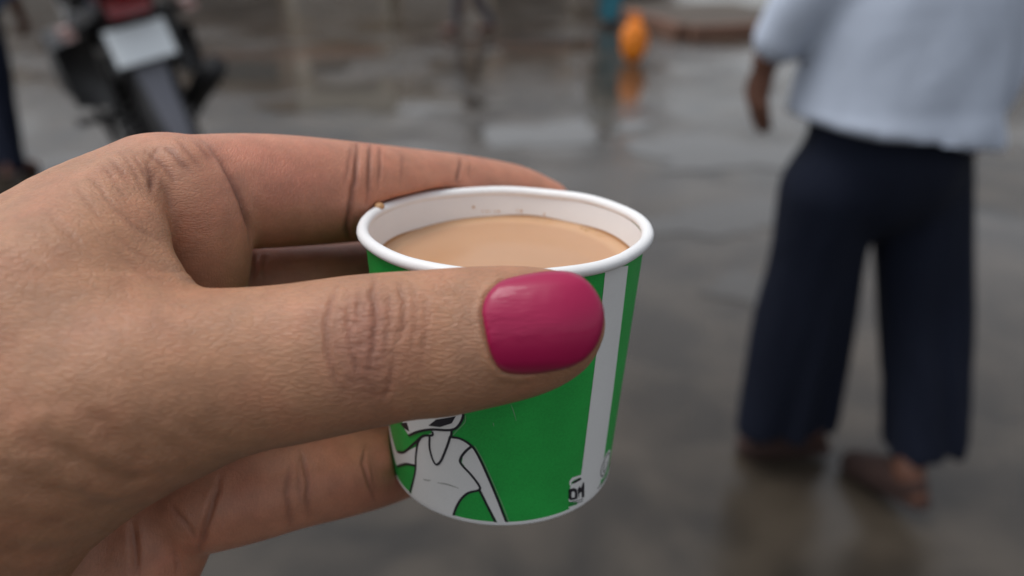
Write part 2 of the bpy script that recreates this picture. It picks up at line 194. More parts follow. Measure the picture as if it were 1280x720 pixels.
    (0.28, 0.38, 0.62, [(-39.8, -31.9, 144.8), (-40.0, -33.2, 143.8), (-40.2, -34.6, 143.1), (-40.2, -35.8, 142.8), (-40.2, -37.1, 142.7), (-40.0, -38.7, 142.9), (-39.9, -40.5, 143.5), (-39.9, -43.0, 145.2)]),
    (0.28, 0.38, 0.62, [(-38.9, -29.8, 147.5), (-38.2, -31.3, 146.1), (-37.6, -32.8, 145.2), (-36.9, -35.0, 144.7), (-36.9, -36.3, 144.5), (-37.0, -37.6, 144.4), (-37.0, -39.6, 144.9), (-37.1, -41.8, 146.1)]),
    (0.12, 0.3, 0.37, [(-39.2, -30.7, 146.2), (-38.8, -32.0, 145.2), (-38.5, -33.2, 144.5), (-38.3, -34.6, 144.0), (-38.2, -36.0, 143.8), (-38.1, -37.4, 143.8), (-38.0, -38.9, 144.0)]),
    (0.28, 0.34, 0.56, [(-28.5, -30.4, 155.7), (-28.4, -31.9, 153.8), (-28.4, -33.6, 152.5), (-27.8, -35.2, 152.5), (-27.3, -37.0, 152.8), (-27.0, -38.5, 153.5), (-26.7, -40.1, 154.6), (-26.6, -42.0, 156.6)]),
    (0.16, 0.3, 0.43, [(-27.1, -33.2, 154.2), (-26.9, -34.5, 153.7), (-26.7, -36.0, 153.6), (-26.6, -37.5, 153.8), (-26.4, -40.4, 155.3)]),
    (0.28, 0.34, 0.43, [(-59.8, -37.3, 139.7), (-58.9, -38.3, 139.3), (-57.9, -39.4, 139.0), (-56.9, -40.5, 138.9), (-56.0, -41.7, 139.0), (-55.6, -43.1, 139.4), (-55.3, -44.6, 140.3)]),
    (0.16, 0.34, 0.31, [(-59.7, -45.0, 140.5), (-59.6, -46.6, 141.3), (-59.5, -48.3, 141.9), (-59.5, -49.6, 142.2), (-59.5, -51.0, 142.4)]),
    (0.72, 0.51, 0.5, [(-66.3, -41.2, 139.6), (-65.9, -42.5, 139.3), (-65.6, -44.1, 139.0), (-65.4, -45.8, 138.8), (-65.2, -47.1, 138.6), (-65.1, -48.4, 138.5), (-65.0, -49.7, 138.4)]),
    (0.32, 0.42, 0.5, [(-51.2, 7.7, 160.1), (-50.9, 5.8, 158.6), (-50.7, 3.9, 157.5), (-51.0, 1.3, 156.6)]),
    (0.16, 0.34, 0.31, [(-46.5, 7.5, 150.6), (-49.3, 6.0, 159.4), (-49.0, 4.0, 158.2), (-48.9, 1.3, 157.3)]),
]
NAIL_OUTLINE = [(-4.05, -3.50), (-3.50, -1.09), (-1.64, 0.88), (1.09, 1.75), (5.48, 2.41), (8.76, 2.08), (10.95, 0.44), (12.37, -1.97), (12.70, -4.16), (12.04, -7.12), (10.40, -9.53), (7.88, -11.06), (4.38, -11.83), (1.09, -12.04), (-1.09, -11.61), (-2.41, -10.07), (-3.50, -6.79)]
# ------------------------------------------------------------------ hand surface (millimetres)
# hand frame: x to the right, y up along the cup, z away from the viewer's chest
def catmull(P, n):
    P = np.asarray(P, float)
    if len(P) == 2:
        t = np.linspace(0, 1, n)[:, None]
        return P[0]*(1-t)+P[1]*t
    Q = np.vstack([2*P[0]-P[1], P, 2*P[-1]-P[-2]])
    out = []
    for i in range(1, len(Q)-2):
        p0, p1, p2, p3 = Q[i-1:i+3]
        for t in np.linspace(0, 1, n, endpoint=False):
            out.append(.5*((2*p1)+(-p0+p2)*t+(2*p0-5*p1+4*p2-p3)*t*t+(-p0+3*p1-3*p2+p3)*t**3))
    out.append(Q[-2])
    return np.array(out)

def axis(*runs):
    a = [np.arange(s, e, d) for s, e, d in runs]
    return np.concatenate(a).astype(np.float32)

def smin(a, b, k):
    h = np.maximum(k-np.abs(a-b), 0)/k
    return np.minimum(a, b)-h*h*k*.25

class Field:
    def __init__(s, ax, ay, az):
        s.ax, s.ay, s.az = ax, ay, az
        s.shape = (len(ax), len(ay), len(az))
    def chain(s, pts, n=6, flat=None, pad=9.0):
        """distance to a tube along a smooth line of (x, y, z, radius) points; flat=(direction, ratio per point)"""
        C = np.asarray(pts, float)
        if flat is not None:
            C = np.hstack([C, np.asarray(flat[1], float)[:, None]])
            nd = np.array(flat[0], float); nd /= np.linalg.norm(nd); nd = nd.astype(np.float32)
        C = catmull(C, n).astype(np.float32)
        D = np.full(s.shape, 60.0, np.float32)
        for a, b in zip(C[:-1], C[1:]):
            R = max(a[3], b[3])+pad
            lo = np.minimum(a[:3], b[:3])-R; hi = np.maximum(a[:3], b[:3])+R
            i0, i1 = np.searchsorted(s.ax, (lo[0], hi[0])); j0, j1 = np.searchsorted(s.ay, (lo[1], hi[1])); k0, k1 = np.searchsorted(s.az, (lo[2], hi[2]))
            if i1 <= i0 or j1 <= j0 or k1 <= k0: continue
            x = s.ax[i0:i1, None, None]-a[0]; y = s.ay[None, j0:j1, None]-a[1]; z = s.az[None, None, k0:k1]-a[2]
            ab = b[:3]-a[:3]; L = float(ab@ab)+1e-9
            t = np.clip((x*ab[0]+y*ab[1]+z*ab[2])/L, 0, 1)
            ox = x-t*ab[0]; oy = y-t*ab[1]; oz = z-t*ab[2]
            if flat is not None:
                f = a[4]+(b[4]-a[4])*t
                q = (ox*nd[0]+oy*nd[1]+oz*nd[2])*(1/f-1)
                ox = ox+nd[0]*q; oy = oy+nd[1]*q; oz = oz+nd[2]*q
            d = np.sqrt(ox*ox+oy*oy+oz*oz)-(a[3]+(b[3]-a[3])*t)
            v = D[i0:i1, j0:j1, k0:k1]
            np.minimum(v, d, out=v)
        return D

def surface_nets(S, ax, ay, az):
    """quad mesh of the zero level of a sampled field"""
    neg = S < 0
    nx, ny, nz = S.shape
    c = [neg[i:nx-1+i, j:ny-1+j, k:nz-1+k] for i in (0, 1) for j in (0, 1) for k in (0, 1)]
    any_ = c[0].copy(); all_ = c[0].copy()
    for q in c[1:]: any_ |= q; all_ &= q
    act = any_ & ~all_
    I, J, K = np.nonzero(act)
    idx = np.full(act.shape, -1, np.int32); idx[I, J, K] = np.arange(len(I))
    acc = np.zeros((len(I), 3), np.float64); cnt = np.zeros(len(I))
    cor = [(i, j, k) for i in (0, 1) for j in (0, 1) for k in (0, 1)]
    for a in range(8):
        for b in range(a+1, 8):
            d = np.array(cor[b])-np.array(cor[a])
            if np.abs(d).sum() != 1: continue
            va = S[I+cor[a][0], J+cor[a][1], K+cor[a][2]]; vb = S[I+cor[b][0], J+cor[b][1], K+cor[b][2]]
            m = (va < 0) != (vb < 0)
            t = np.where(m, va/np.where(m, va-vb, 1), 0)
            acc += np.where(m[:, None], np.array(cor[a])+t[:, None]*d, 0); cnt += m
    acc /= cnt[:, None]
    def pos(A, base, f):
        return A[base]+(A[base+1]-A[base])*f
    V = np.stack([pos(ax, I, acc[:, 0]), pos(ay, J, acc[:, 1]), pos(az, K, acc[:, 2])], 1)
    Q = []
    e = neg[:-1, 1:-1, 1:-1] != neg[1:, 1:-1, 1:-1]
    i, j, k = np.nonzero(e); j += 1; k += 1
    q = np.stack([idx[i, j-1, k-1], idx[i, j, k-1], idx[i, j, k], idx[i, j-1, k]], 1); s = neg[i, j, k]; q[~s] = q[~s][:, ::-1]; Q.append(q)
    e = neg[1:-1, :-1, 1:-1] != neg[1:-1, 1:, 1:-1]
    i, j, k = np.nonzero(e); i += 1; k += 1
    q = np.stack([idx[i-1, j, k-1], idx[i-1, j, k], idx[i, j, k], idx[i, j, k-1]], 1); s = neg[i, j, k]; q[~s] = q[~s][:, ::-1]; Q.append(q)
    e = neg[1:-1, 1:-1, :-1] != neg[1:-1, 1:-1, 1:]
    i, j, k = np.nonzero(e); i += 1; j += 1
    q = np.stack([idx[i-1, j-1, k], idx[i, j-1, k], idx[i, j, k], idx[i-1, j, k]], 1); s = neg[i, j, k]; q[~s] = q[~s][:, ::-1]; Q.append(q)
    F = np.vstack(Q); F = F[(F >= 0).all(1)]
    return V, F

def smooth(V, F, it=2, lam=.5):
    for _ in range(it):
        A = np.zeros_like(V); n = np.zeros(len(V))
        for a, b in ((0, 1), (1, 2), (2, 3), (3, 0)):
            for p, q in ((a, b), (b, a)):
                for c in range(3): A[:, c] += np.bincount(F[:, p], weights=V[F[:, q], c], minlength=len(V))
                n += np.bincount(F[:, p], minlength=len(V))
        V = V+lam*(A/np.maximum(n, 1)[:, None]-V)
    return V

def normals(V, F):
    N = np.zeros_like(V)
    fn = np.cross(V[F[:, 2]]-V[F[:, 0]], V[F[:, 3]]-V[F[:, 1]])
    for a in range(4):
        for c in range(3): N[:, c] += np.bincount(F[:, a], weights=fn[:, c], minlength=len(V))
    return N/np.maximum(np.linalg.norm(N, axis=1), 1e-9)[:, None]

# cup pose in the hand frame
CUP_C = np.array([-1.27, 11.5, 149.2]); CUP_A = np.array([.0177, .931, -.365]); CUP_A = CUP_A/np.linalg.norm(CUP_A)
CUP_H, CUP_RT, CUP_RB, CUP_RIM = 50.6, 25.9, 22.3, 27.5
CUP_U = np.cross(CUP_A, [0, 0, 1.]); CUP_U /= np.linalg.norm(CUP_U); CUP_V = np.cross(CUP_A, CUP_U)

def hand_mesh(step=.5):
    ax = axis((-268, -84, 4), (-84, 22, step)); ay = axis((-127, -70, 3), (-70, 36, step)); az = axis((4, 96, 4), (96, 198, step))
    f = Field(ax, ay, az)
    core = f.chain(HAND['metacarpal_index'])
    for k in ('metacarpal_middle', 'metacarpal_ring', 'metacarpal_little'): core = smin(core, f.chain(HAND[k]), 8)
    core = smin(core, f.chain(HAND['forearm'], pad=14), 14)
    def joined(name, k, **kw): return smin(core, f.chain(HAND[name], **kw), k)
    S = smin(joined('index', 5), joined('middle', 4), 1.2)
    S = smin(S, joined('ring', 4), 1.2)
    S = smin(S, joined('little', 4), 1.2)
    S = smin(S, smin(joined('index_pad', 5), f.chain(HAND['index_pad_b']), 6), 1.6)
    S = smin(S, smin(joined('little_pad', 5), f.chain(HAND['little_pad_b']), 6), 1.4)
    S = smin(S, joined('heel_pad', 5), 1.2)
    web = f.chain(HAND['web_a'])
    for k in ('web_b', 'web_c'): web = smin(web, f.chain(HAND[k]), 9)
    th = f.chain(HAND['thumb'], n=10, flat=HAND['thumb_flat'])
    th = smin(th, f.chain(HAND['thumb_pulp'], n=8), 4)
    th = smin(th, f.chain(HAND['thenar'], n=8), 12)
    front = smin(smin(web, th, 7), core, 7)
    S = smin(S, front, 1.2)
    # the skin gives way where it presses on the cup
    X, Y, Z = ax[:, None, None]-CUP_C[0], ay[None, :, None]-CUP_C[1], az[None, None, :]-CUP_C[2]
    h = (X*CUP_A[0]+Y*CUP_A[1]+Z*CUP_A[2]).astype(np.float32)
    r = np.sqrt(np.maximum(X*X+Y*Y+Z*Z-h*h, 0)).astype(np.float32)
    wall = (r-(CUP_RT+.15+(CUP_RT-CUP_RB)/CUP_H*h))*.99
    cup = np.maximum(np.maximum(wall, h-1.8), -h-CUP_H-.15)
    rim = np.sqrt((r-CUP_RT-.35)**2+h*h)-1.5
    cup = np.minimum(cup, rim)
    S = -smin(-S, cup, .8)
    V, F = surface_nets(S, ax, ay, az)
    p = V[F]
    if np.einsum('ij,ij->i', p[:, 0], np.cross(p[:, 1], p[:, 2])).sum()+np.einsum('ij,ij->i', p[:, 0], np.cross(p[:, 2], p[:, 3])).sum() < 0: F = F[:, ::-1]
    return V, F
# ------------------------------------------------------------------ the hand: skin relief, colour and nail
def seg_dist(P, A):
    """least distance of points P to the polyline A"""
    best = np.full(len(P), 1e9)
    for a, b in zip(A[:-1], A[1:]):
        ab = b-a; L = ab@ab+1e-9
        t = np.clip((P-a)@ab/L, 0, 1)
        best = np.minimum(best, np.linalg.norm(P-a-t[:, None]*ab, axis=1))
    return best
NAIL_OUT = np.array(NAIL_OUTLINE)
NC = np.array([4.7, -4.9])                                        # middle of the nail plate
def nail_z(x, y):
    dx = x-NC[0]; dy = y-NC[1]
    dy2 = dy-.06*dx
    return 107.9+dy2**2/(2*9.5)+np.maximum(dx, 0)**2/30.0+np.minimum(dx, 0)**2/90.0+.5*np.clip((abs(dy2)-5.5), 0, 9)
def inside(x, y, poly):
    r = np.zeros(len(x), bool); j = len(poly)-1
    for i in range(len(poly)):
        xi, yi = poly[i]; xj, yj = poly[j]
        c = ((yi > y) != (yj > y)) & (x < (xj-xi)*(y-yi)/(yj-yi+1e-12)+xi)
        r ^= c; j = i
    return r

V, F = hand_mesh(.42)
V = smooth(V, F, 2)
N = normals(V, F)
red = np.zeros(len(V)); disp = np.zeros(len(V))
for dpt, wid, rd, pts in CREASES:
    A = np.array(pts); lo = A.min(0)-4; hi = A.max(0)+4
    m = np.nonzero(((V > lo) & (V < hi)).all(1))[0]
    if not len(m): continue
    if wid < .6:                                                   # thin creases wander a little, like skin
        A = A+rng.normal(0, .06, A.shape)
    d = seg_dist(V[m], A)
    tot = np.linalg.norm(np.diff(A, axis=0), axis=1).sum()
    e0 = np.minimum(np.linalg.norm(V[m]-A[0], axis=1), np.linalg.norm(V[m]-A[-1], axis=1))
    fade = np.clip(e0/max(.25*tot, 1e-3), 0, 1)*.75+.25
    wv = wid*1.15*(.6+.4*fade)
    g = np.exp(-(d/wv)**2)
    lip = np.exp(-((d-2.2*wv)/(1.1*wv))**2)
    disp[m] += fade*dpt*(-g+.15*lip)
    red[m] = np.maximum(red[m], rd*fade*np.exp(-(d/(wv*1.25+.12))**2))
V = V+N*disp[:, None]

# bed of the nail
x, y, z = V.T
big = NC+(NAIL_OUT-NC)*1.0
ins = inside(x, y, big) & (z < 116)
nz_ = nail_z(x, y)
V[ins, 2] = np.maximum(V[ins, 2], nz_[ins]+.25)
do = seg_dist(np.c_[x, y, np.zeros(len(x))], np.c_[np.vstack([NAIL_OUT, NAIL_OUT[:1]]), np.zeros(len(NAIL_OUT)+1)])
near = (~ins) & (z < 114) & (x < 12) & (y < 3.5) & (do < 1.6)
V[near, 2] -= .38*np.exp(-((do[near]-.75)/.5)**2)*np.clip((4.5-x[near])/5+.35, 0, 1)

# colour zones of the skin: back of the hand, palm side of the fingers, knuckle, cuticle
def soft(P, c, r): return np.exp(-(np.linalg.norm((P-np.array(c))/np.array(r), axis=1))**2)
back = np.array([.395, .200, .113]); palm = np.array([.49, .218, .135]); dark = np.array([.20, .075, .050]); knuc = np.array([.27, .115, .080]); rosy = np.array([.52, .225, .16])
px_, py_, pz_ = V.T
wp = 1/(1+np.exp(-((pz_-133)+.12*(px_+55))/2.2))                   # palm side lies behind the web
wp = np.maximum(wp*(pz_ > 128), 0)
col = back*(1-wp[:, None])+palm*wp[:, None]
def mixc(w, c):
    global col
    w = np.clip(w, 0, 1)[:, None]; col = col*(1-w)+np.array(c)*w
mixc(.55*soft(V, (-38, 21, 142), (22, 9, 16)), rosy)               # index flesh
mixc(.30*soft(V, (-8, 20, 178), (16, 8, 14)), rosy)
mixc(.75*soft(V, (-20, -7.5, 107), (5.0, 9.5, 8)), knuc)              # thumb knuckle
mixc(.35*soft(V, (-6, -6, 108), (3.2, 9, 6)), (.33, .19, .135))    # beside the cuticle
mixc(.35*soft(V, (-58, 21, 127), (10, 7, 12)), (.43, .24, .16))
mixc(.50*soft(V, (-22, -36, 158), (7, 12, 14)), (.40, .16, .105))  # finger tip pressed on the cup
mixc(.45*soft(V, (-55, 12, 135), (9, 12, 9)), (.50, .235, .15))
vein = seg_dist(V, np.array([(-62, 2.5, 117.), (-55, 3.0, 118.), (-48, 1.2, 119.)]))
mixc(.22*np.exp(-(vein/1.3)**2), (.27, .19, .16))
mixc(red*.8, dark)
hand_o = np.array(to_world(np.array([-60., -10., 130.])))
M_skin, t, b = new_mat('skin')
hand = mesh_obj('hand', to_world(V)-hand_o, F[:, ::-1], M_skin); hand.location = hand_o      # faces turned: the hand frame is left-handed
tag(hand, 'left hand with a magenta painted thumbnail gripping the green paper cup', 'hand')
at = hand.data.attributes.new('skin_tone', 'FLOAT_COLOR', 'POINT'); at.data.foreach_set('color', np.c_[col, np.ones(len(col))].astype(np.float32).ravel())
at = hand.data.attributes.new('skin_frame', 'FLOAT_VECTOR', 'POINT'); at.data.foreach_set('vector', V.astype(np.float32).ravel())
at = hand.data.attributes.new('palm_side', 'FLOAT', 'POINT'); at.data.foreach_set('value', wp.astype(np.float32))

def nd(t, k, **kw):
    n = t.nodes.new(k)
    for a, v in kw.items(): setattr(n, a, v)
    return n
ac = nd(t, 'ShaderNodeAttribute', attribute_name='skin_tone'); av = nd(t, 'ShaderNodeAttribute', attribute_name='skin_frame'); ap = nd(t, 'ShaderNodeAttribute', attribute_name='palm_side')
def mapping(rot, sc):
    m = nd(t, 'ShaderNodeMapping'); m.inputs['Rotation'].default_value = [math.radians(r) for r in rot]; m.inputs['Scale'].default_value = sc
    t.links.new(wob.outputs[0], m.inputs['Vector']); return m
# wandering coordinates
wn = nd(t, 'ShaderNodeTexNoise'); wn.inputs['Scale'].default_value = .22; wn.inputs['Detail'].default_value = 3
t.links.new(av.outputs['Vector'], wn.inputs['Vector'])
wob = nd(t, 'ShaderNodeVectorMath', operation='MULTIPLY_ADD'); wob.inputs[1].default_value = (1.1, 1.1, 1.1)
t.links.new(wn.outputs['Color'], wob.inputs[0]); t.links.new(av.outputs['Vector'], wob.inputs[2])
def cells(rot, sc):
    mp = mapping(rot, sc); v = nd(t, 'ShaderNodeTexVoronoi', feature='DISTANCE_TO_EDGE'); v.inputs['Scale'].default_value = 1; v.inputs['Randomness'].default_value = 1
    t.links.new(mp.outputs[0], v.inputs['Vector'])
    r = nd(t, 'ShaderNodeMapRange'); r.inputs[1].default_value = 0; r.inputs[2].default_value = .22; r.interpolation_type = 'SMOOTHSTEP'
    t.links.new(v.outputs['Distance'], r.inputs[0]); return r
c1 = cells((0, 0, 38), (.42, 1.9, 1.2))          # long wrinkles running down towards the thumb
c2 = cells((0, 0, -25), (1.2, 2.3, 1.7))
c3 = cells((0, 0, 4), (2.3, .5, 1.1))            # lines across the fingers
c4 = cells((0, 0, 4), (.7, 2.0, 1.3))
def mth(op, a, b_=None):
    n = nd(t, 'ShaderNodeMath', operation=op)
    for i, q in enumerate((a, b_)):
        if q is None: continue
        if isinstance(q, (int, float)): n.inputs[i].default_value = q
        else: t.links.new(q, n.inputs[i])
    return n.outputs[0]
dors = mth('ADD', mth('MULTIPLY', c1.outputs[0], .65), mth('MULTIPLY', c2.outputs[0], .28))
palmr = mth('ADD', mth('MULTIPLY', c3.outputs[0], .42), mth('MULTIPLY', c4.outputs[0], .28))
fine = nd(t, 'ShaderNodeTexNoise'); fine.inputs['Scale'].default_value = 2.6; fine.inputs['Detail'].default_value = 4
t.links.new(av.outputs['Vector'], fine.inputs['Vector'])
mixr = nd(t, 'ShaderNodeMix'); t.links.new(ap.outputs['Fac'], mixr.inputs[0]); t.links.new(dors, mixr.inputs[2]); t.links.new(palmr, mixr.inputs[3])
vary = nd(t, 'ShaderNodeTexNoise'); vary.inputs['Scale'].default_value = .07; vary.inputs['Detail'].default_value = 2; t.links.new(av.outputs['Vector'], vary.inputs['Vector'])
vm = nd(t, 'ShaderNodeMapRange'); vm.inputs[1].default_value = .36; vm.inputs[2].default_value = .62; vm.inputs[3].default_value = .65; vm.inputs[4].default_value = 1.2; t.links.new(vary.outputs['Fac'], vm.inputs[0])
hgt = mth('ADD', mth('MULTIPLY', mixr.outputs[0], vm.outputs[0]), mth('MULTIPLY', fine.outputs['Fac'], .6))
bp = nd(t, 'ShaderNodeBump'); bp.inputs['Strength'].default_value = .65; bp.inputs['Distance'].default_value = .00012
t.links.new(hgt, bp.inputs['Height']); t.links.new(bp.outputs[0], b.inputs['Normal'])
# mottled colour
mot = nd(t, 'ShaderNodeTexNoise'); mot.inputs['Scale'].default_value = .28; mot.inputs['Detail'].default_value = 5; t.links.new(av.outputs['Vector'], mot.inputs['Vector'])
mr = nd(t, 'ShaderNodeMapRange'); mr.inputs[1].default_value = .3; mr.inputs[2].default_value = .7; mr.inputs[3].default_value = .88; mr.inputs[4].default_value = 1.1
t.links.new(mot.outputs['Fac'], mr.inputs[0])
wr = nd(t, 'ShaderNodeMapRange'); wr.inputs[1].default_value = 0; wr.inputs[2].default_value = 1; wr.inputs[3].default_value = .90; wr.inputs[4].default_value = 1.03
t.links.new(mixr.outputs[0], wr.inputs[0])
vs = nd(t, 'ShaderNodeVectorMath', operation='SCALE'); t.links.new(ac.outputs['Color'], vs.inputs[0]); t.links.new(mth('MULTIPLY', mr.outputs[0], wr.outputs[0]), vs.inputs['Scale'])
bl = nd(t, 'ShaderNodeTexNoise'); bl.inputs['Scale'].default_value = .11; bl.inputs['Detail'].default_value = 4; t.links.new(av.outputs['Vector'], bl.inputs['Vector'])
blr = nd(t, 'ShaderNodeMapRange'); blr.inputs[1].default_value = .45; blr.inputs[2].default_value = .72; blr.inputs[3].default_value = 0; blr.inputs[4].default_value = .35; t.links.new(bl.outputs['Fac'], blr.inputs[0])
bmx = nd(t, 'ShaderNodeMix', data_type='RGBA', blend_type='MULTIPLY'); bmx.inputs[7].default_value = (1.06, .80, .82, 1); t.links.new(blr.outputs[0], bmx.inputs[0]); t.links.new(vs.outputs[0], bmx.inputs[6])
t.links.new(bmx.outputs[2], b.inputs['Base Color'])
b.inputs['Roughness'].default_value = .47; b.inputs['Specular IOR Level'].default_value = .42
b.inputs['Subsurface Weight'].default_value = .3; b.inputs['Subsurface Radius'].default_value = (1, .38, .2); b.inputs['Subsurface Scale'].default_value = .0022

# thumbnail: a thick lacquered plate
M_nail, t, b = new_mat('nail_lacquer')
b.inputs['Base Color'].default_value = (.32, .0035, .058, 1); b.inputs['Roughness'].default_value = .34; b.inputs['Coat Weight'].default_value = .28; b.inputs['Coat Roughness'].default_value = .06; b.inputs['Specular IOR Level'].default_value = .3
tc = nd(t, 'ShaderNodeTexCoord')
mp = nd(t, 'ShaderNodeMapping'); mp.inputs['Rotation'].default_value = (0, 0, math.radians(24)); mp.inputs['Scale'].default_value = (260, 2300, 900); t.links.new(tc.outputs['Object'], mp.inputs['Vector'])
n1 = nd(t, 'ShaderNodeTexNoise'); n1.inputs['Scale'].default_value = 1; n1.inputs['Detail'].default_value = 2.5; n1.inputs['Distortion'].default_value = .8; t.links.new(mp.outputs[0], n1.inputs['Vector'])
n2 = nd(t, 'ShaderNodeTexNoise'); n2.inputs['Scale'].default_value = 120; n2.inputs['Detail'].default_value = 2; t.links.new(tc.outputs['Object'], n2.inputs['Vector'])
sel = nd(t, 'ShaderNodeMapRange'); sel.inputs[1].default_value = .48; sel.inputs[2].default_value = .62; t.links.new(n2.outputs['Fac'], sel.inputs[0])
ml = nd(t, 'ShaderNodeMath', operation='MULTIPLY'); t.links.new(n1.outputs['Fac'], ml.inputs[0]); t.links.new(sel.outputs[0], ml.inputs[1])
bp = nd(t, 'ShaderNodeBump'); bp.inputs['Strength'].default_value = .55; bp.inputs['Distance'].default_value = .0003
t.links.new(ml.outputs[0], bp.inputs['Height']); t.links.new(bp.outputs[0], b.inputs['Normal']); t.links.new(bp.outputs[0], b.inputs['Coat Normal'])
rr = nd(t, 'ShaderNodeMapRange'); rr.inputs[3].default_value = .36; rr.inputs[4].default_value = .55; t.links.new(n2.outputs['Fac'], rr.inputs[0]); t.links.new(rr.outputs[0], b.inputs['Roughness'])
ring = catmull(np.vstack([NAIL_OUT[-1:], NAIL_OUT, NAIL_OUT[:1]]), 6)
ring = ring[(np.arange(len(ring)) >= 6) & (np.arange(len(ring)) < len(ring)-7)]
nr = len(ring); nk = 14
NV = []; NF = []
for k in range(nk):
    s_ = 1-(k/(nk-1))**1.0*.985
    for p in ring:
        q = NC+(p-NC)*s_
        e = (1-s_)                                                # 0 at the border
        rise = .26*(1-math.exp(-e*26))
        NV.append((q[0], q[1], float(nail_z(q[0], q[1]))-rise+.12))
for k in range(nk-1):
    for i in range(nr):
        j = (i+1) % nr; NF.append((k*nr+i, k*nr+j, (k+1)*nr+j, (k+1)*nr+i))
NF.append(tuple((nk-1)*nr+i for i in range(nr)))
b0 = len(NV)
for p in ring: q = NC+(p-NC)*.985; NV.append((q[0], q[1], float(nail_z(q[0], q[1]))+.62))
for i in range(nr): NF.append((i, b0+i, b0+(i+1) % nr, (i+1) % nr))
NF.append(tuple(b0+i for i in reversed(range(nr))))
nail = mesh_obj('thumbnail', to_world(np.array(NV))-hand_o, NF, M_nail, hand)
tag(nail, 'glossy magenta lacquered thumbnail')
bm_ = bmesh.new(); bm_.from_mesh(nail.data); bmesh.ops.recalc_face_normals(bm_, faces=bm_.faces); bm_.to_mesh(nail.data); bm_.free()
# ------------------------------------------------------------------ paper cup, built upright about its own axis, then leaned
cup = empty('paper_cup')
base_c = CUP_C-CUP_H*CUP_A
cup_M = Matrix.Translation(Vector(to_world(base_c)))
cu = Vector(CUP_U@HBASE); ca = Vector(CUP_A@HBASE); cv = ca.cross(cu)
R3 = Matrix((cu, cv, ca)).transposed()
cup.matrix_world = cup_M@R3.to_4x4()
tag(cup, 'small green and white paper cup of milky tea held in the hand', 'cup')
mm = .001
def wall_r(h): return CUP_RB+(CUP_RT-CUP_RB)*h/CUP_H           # outer radius at height h (mm)
def cone(theta, h, off=0.0):
    r = wall_r(h)+off
    return (r*math.cos(theta)*mm, r*math.sin(theta)*mm, h*mm)
def lathe(name, prof, mat, parent, n=160, closed=False):
    V = []; F = []
    for i in range(n):
        a = 2*math.pi*i/n
        V += [(r*math.cos(a)*mm, r*math.sin(a)*mm, z*mm) for r, z in prof]
    m = len(prof)
    for i in range(n):
        for j in range(m-1+(1 if closed else 0)):
            j2 = (j+1) % m; i2 = (i+1) % n
            F.append((i*m+j, i2*m+j, i2*m+j2, i*m+j2))
    return mesh_obj(name, V, F, mat, parent)

def paper(name, col, rough=.5, speck=.04, coat=0):
    m, t, b = new_mat(name)
    tc = t.nodes.new('ShaderNodeTexCoord'); n = t.nodes.new('ShaderNodeTexNoise'); n.inputs['Scale'].default_value = 2600; n.inputs['Detail'].default_value = 3
    n2 = t.nodes.new('ShaderNodeTexNoise'); n2.inputs['Scale'].default_value = 130; n2.inputs['Detail'].default_value = 4
    t.links.new(tc.outputs['Object'], n.inputs['Vector']); t.links.new(tc.outputs['Object'], n2.inputs['Vector'])
    ad = t.nodes.new('ShaderNodeMath'); ad.operation = 'ADD'; t.links.new(n.outputs['Fac'], ad.inputs[0]); t.links.new(n2.outputs['Fac'], ad.inputs[1])
    mr = t.nodes.new('ShaderNodeMapRange'); mr.inputs[1].default_value = .6; mr.inputs[2].default_value = 1.4; mr.inputs[3].default_value = 1-speck*2; mr.inputs[4].default_value = 1+speck*2
    t.links.new(ad.outputs[0], mr.inputs[0])
    mx = t.nodes.new('ShaderNodeVectorMath'); mx.operation = 'SCALE'; mx.inputs[0].default_value = col
    t.links.new(mr.outputs[0], mx.inputs['Scale']); t.links.new(mx.outputs[0], b.inputs['Base Color'])
    b.inputs['Roughness'].default_value = rough; b.inputs['Coat Weight'].default_value = coat
    bp = t.nodes.new('ShaderNodeBump'); bp.inputs['Strength'].default_value = .12; bp.inputs['Distance'].default_value = .0001
    t.links.new(n.outputs['Fac'], bp.inputs['Height']); t.links.new(bp.outputs[0], b.inputs['Normal'])
    return m
M_white = paper('cup_white_paper', (.77, .78, .79), .45, .015)
M_green = paper('cup_green_print', (.018, .375, .064), .42, .10)
M_print_white = paper('cup_print_white', (.76, .77, .77), .45, .02)
M_ink = plain('cup_ink', (.012, .012, .02), .45)
TH = .45                                                           # board thickness
n_st = 12
prof = [(wall_r(h)+0.0, h) for h in np.linspace(1.0, CUP_H-.5, n_st)]
lathe('printed_wall', prof, M_green, cup)
lathe('base_edge', [(wall_r(1.0)+.0, 1.0), (wall_r(.4)+.06, .4), (wall_r(0)-.1, 0), (wall_r(0)-.9, 0.05), (wall_r(.5)-1.2, .6), (wall_r(2)-1.2, 5.0)], M_white, cup)
lathe('floor', [(0.001, 5.0), (CUP_RB-.6, 5.0), (CUP_RB-.55, 5.4), (0.001, 5.4)], M_white, cup, 96)
inner = [(wall_r(h)-TH, h) for h in np.linspace(5.0, CUP_H-.6, 10)]
lathe('inner_wall', inner, M_white, cup)
a0 = np.linspace(0, 2*math.pi, 20, endpoint=False)
lathe('rolled_rim', [(CUP_RT+.34+1.10*math.cos(a), CUP_H+1.06*math.sin(a)) for a in a0], M_white, cup, 200, closed=True)
# the rolled paper is never quite round, and its seam makes a small step
rim_me = bpy.data.objects['rolled_rim'].data
for v in rim_me.vertices:
    a = math.atan2(v.co.y, v.co.x); d = math.atan2(math.sin(a+.72), math.cos(a+.72))
    k = 1+.0035*math.sin(3*a+.6)+.0022*math.sin(7*a+2)+.004*math.exp(-(d/.03)**2)
    v.co.x *= k; v.co.y *= k; v.co.z += (.12*math.sin(2*a+1)+.06*math.sin(9*a))*mm
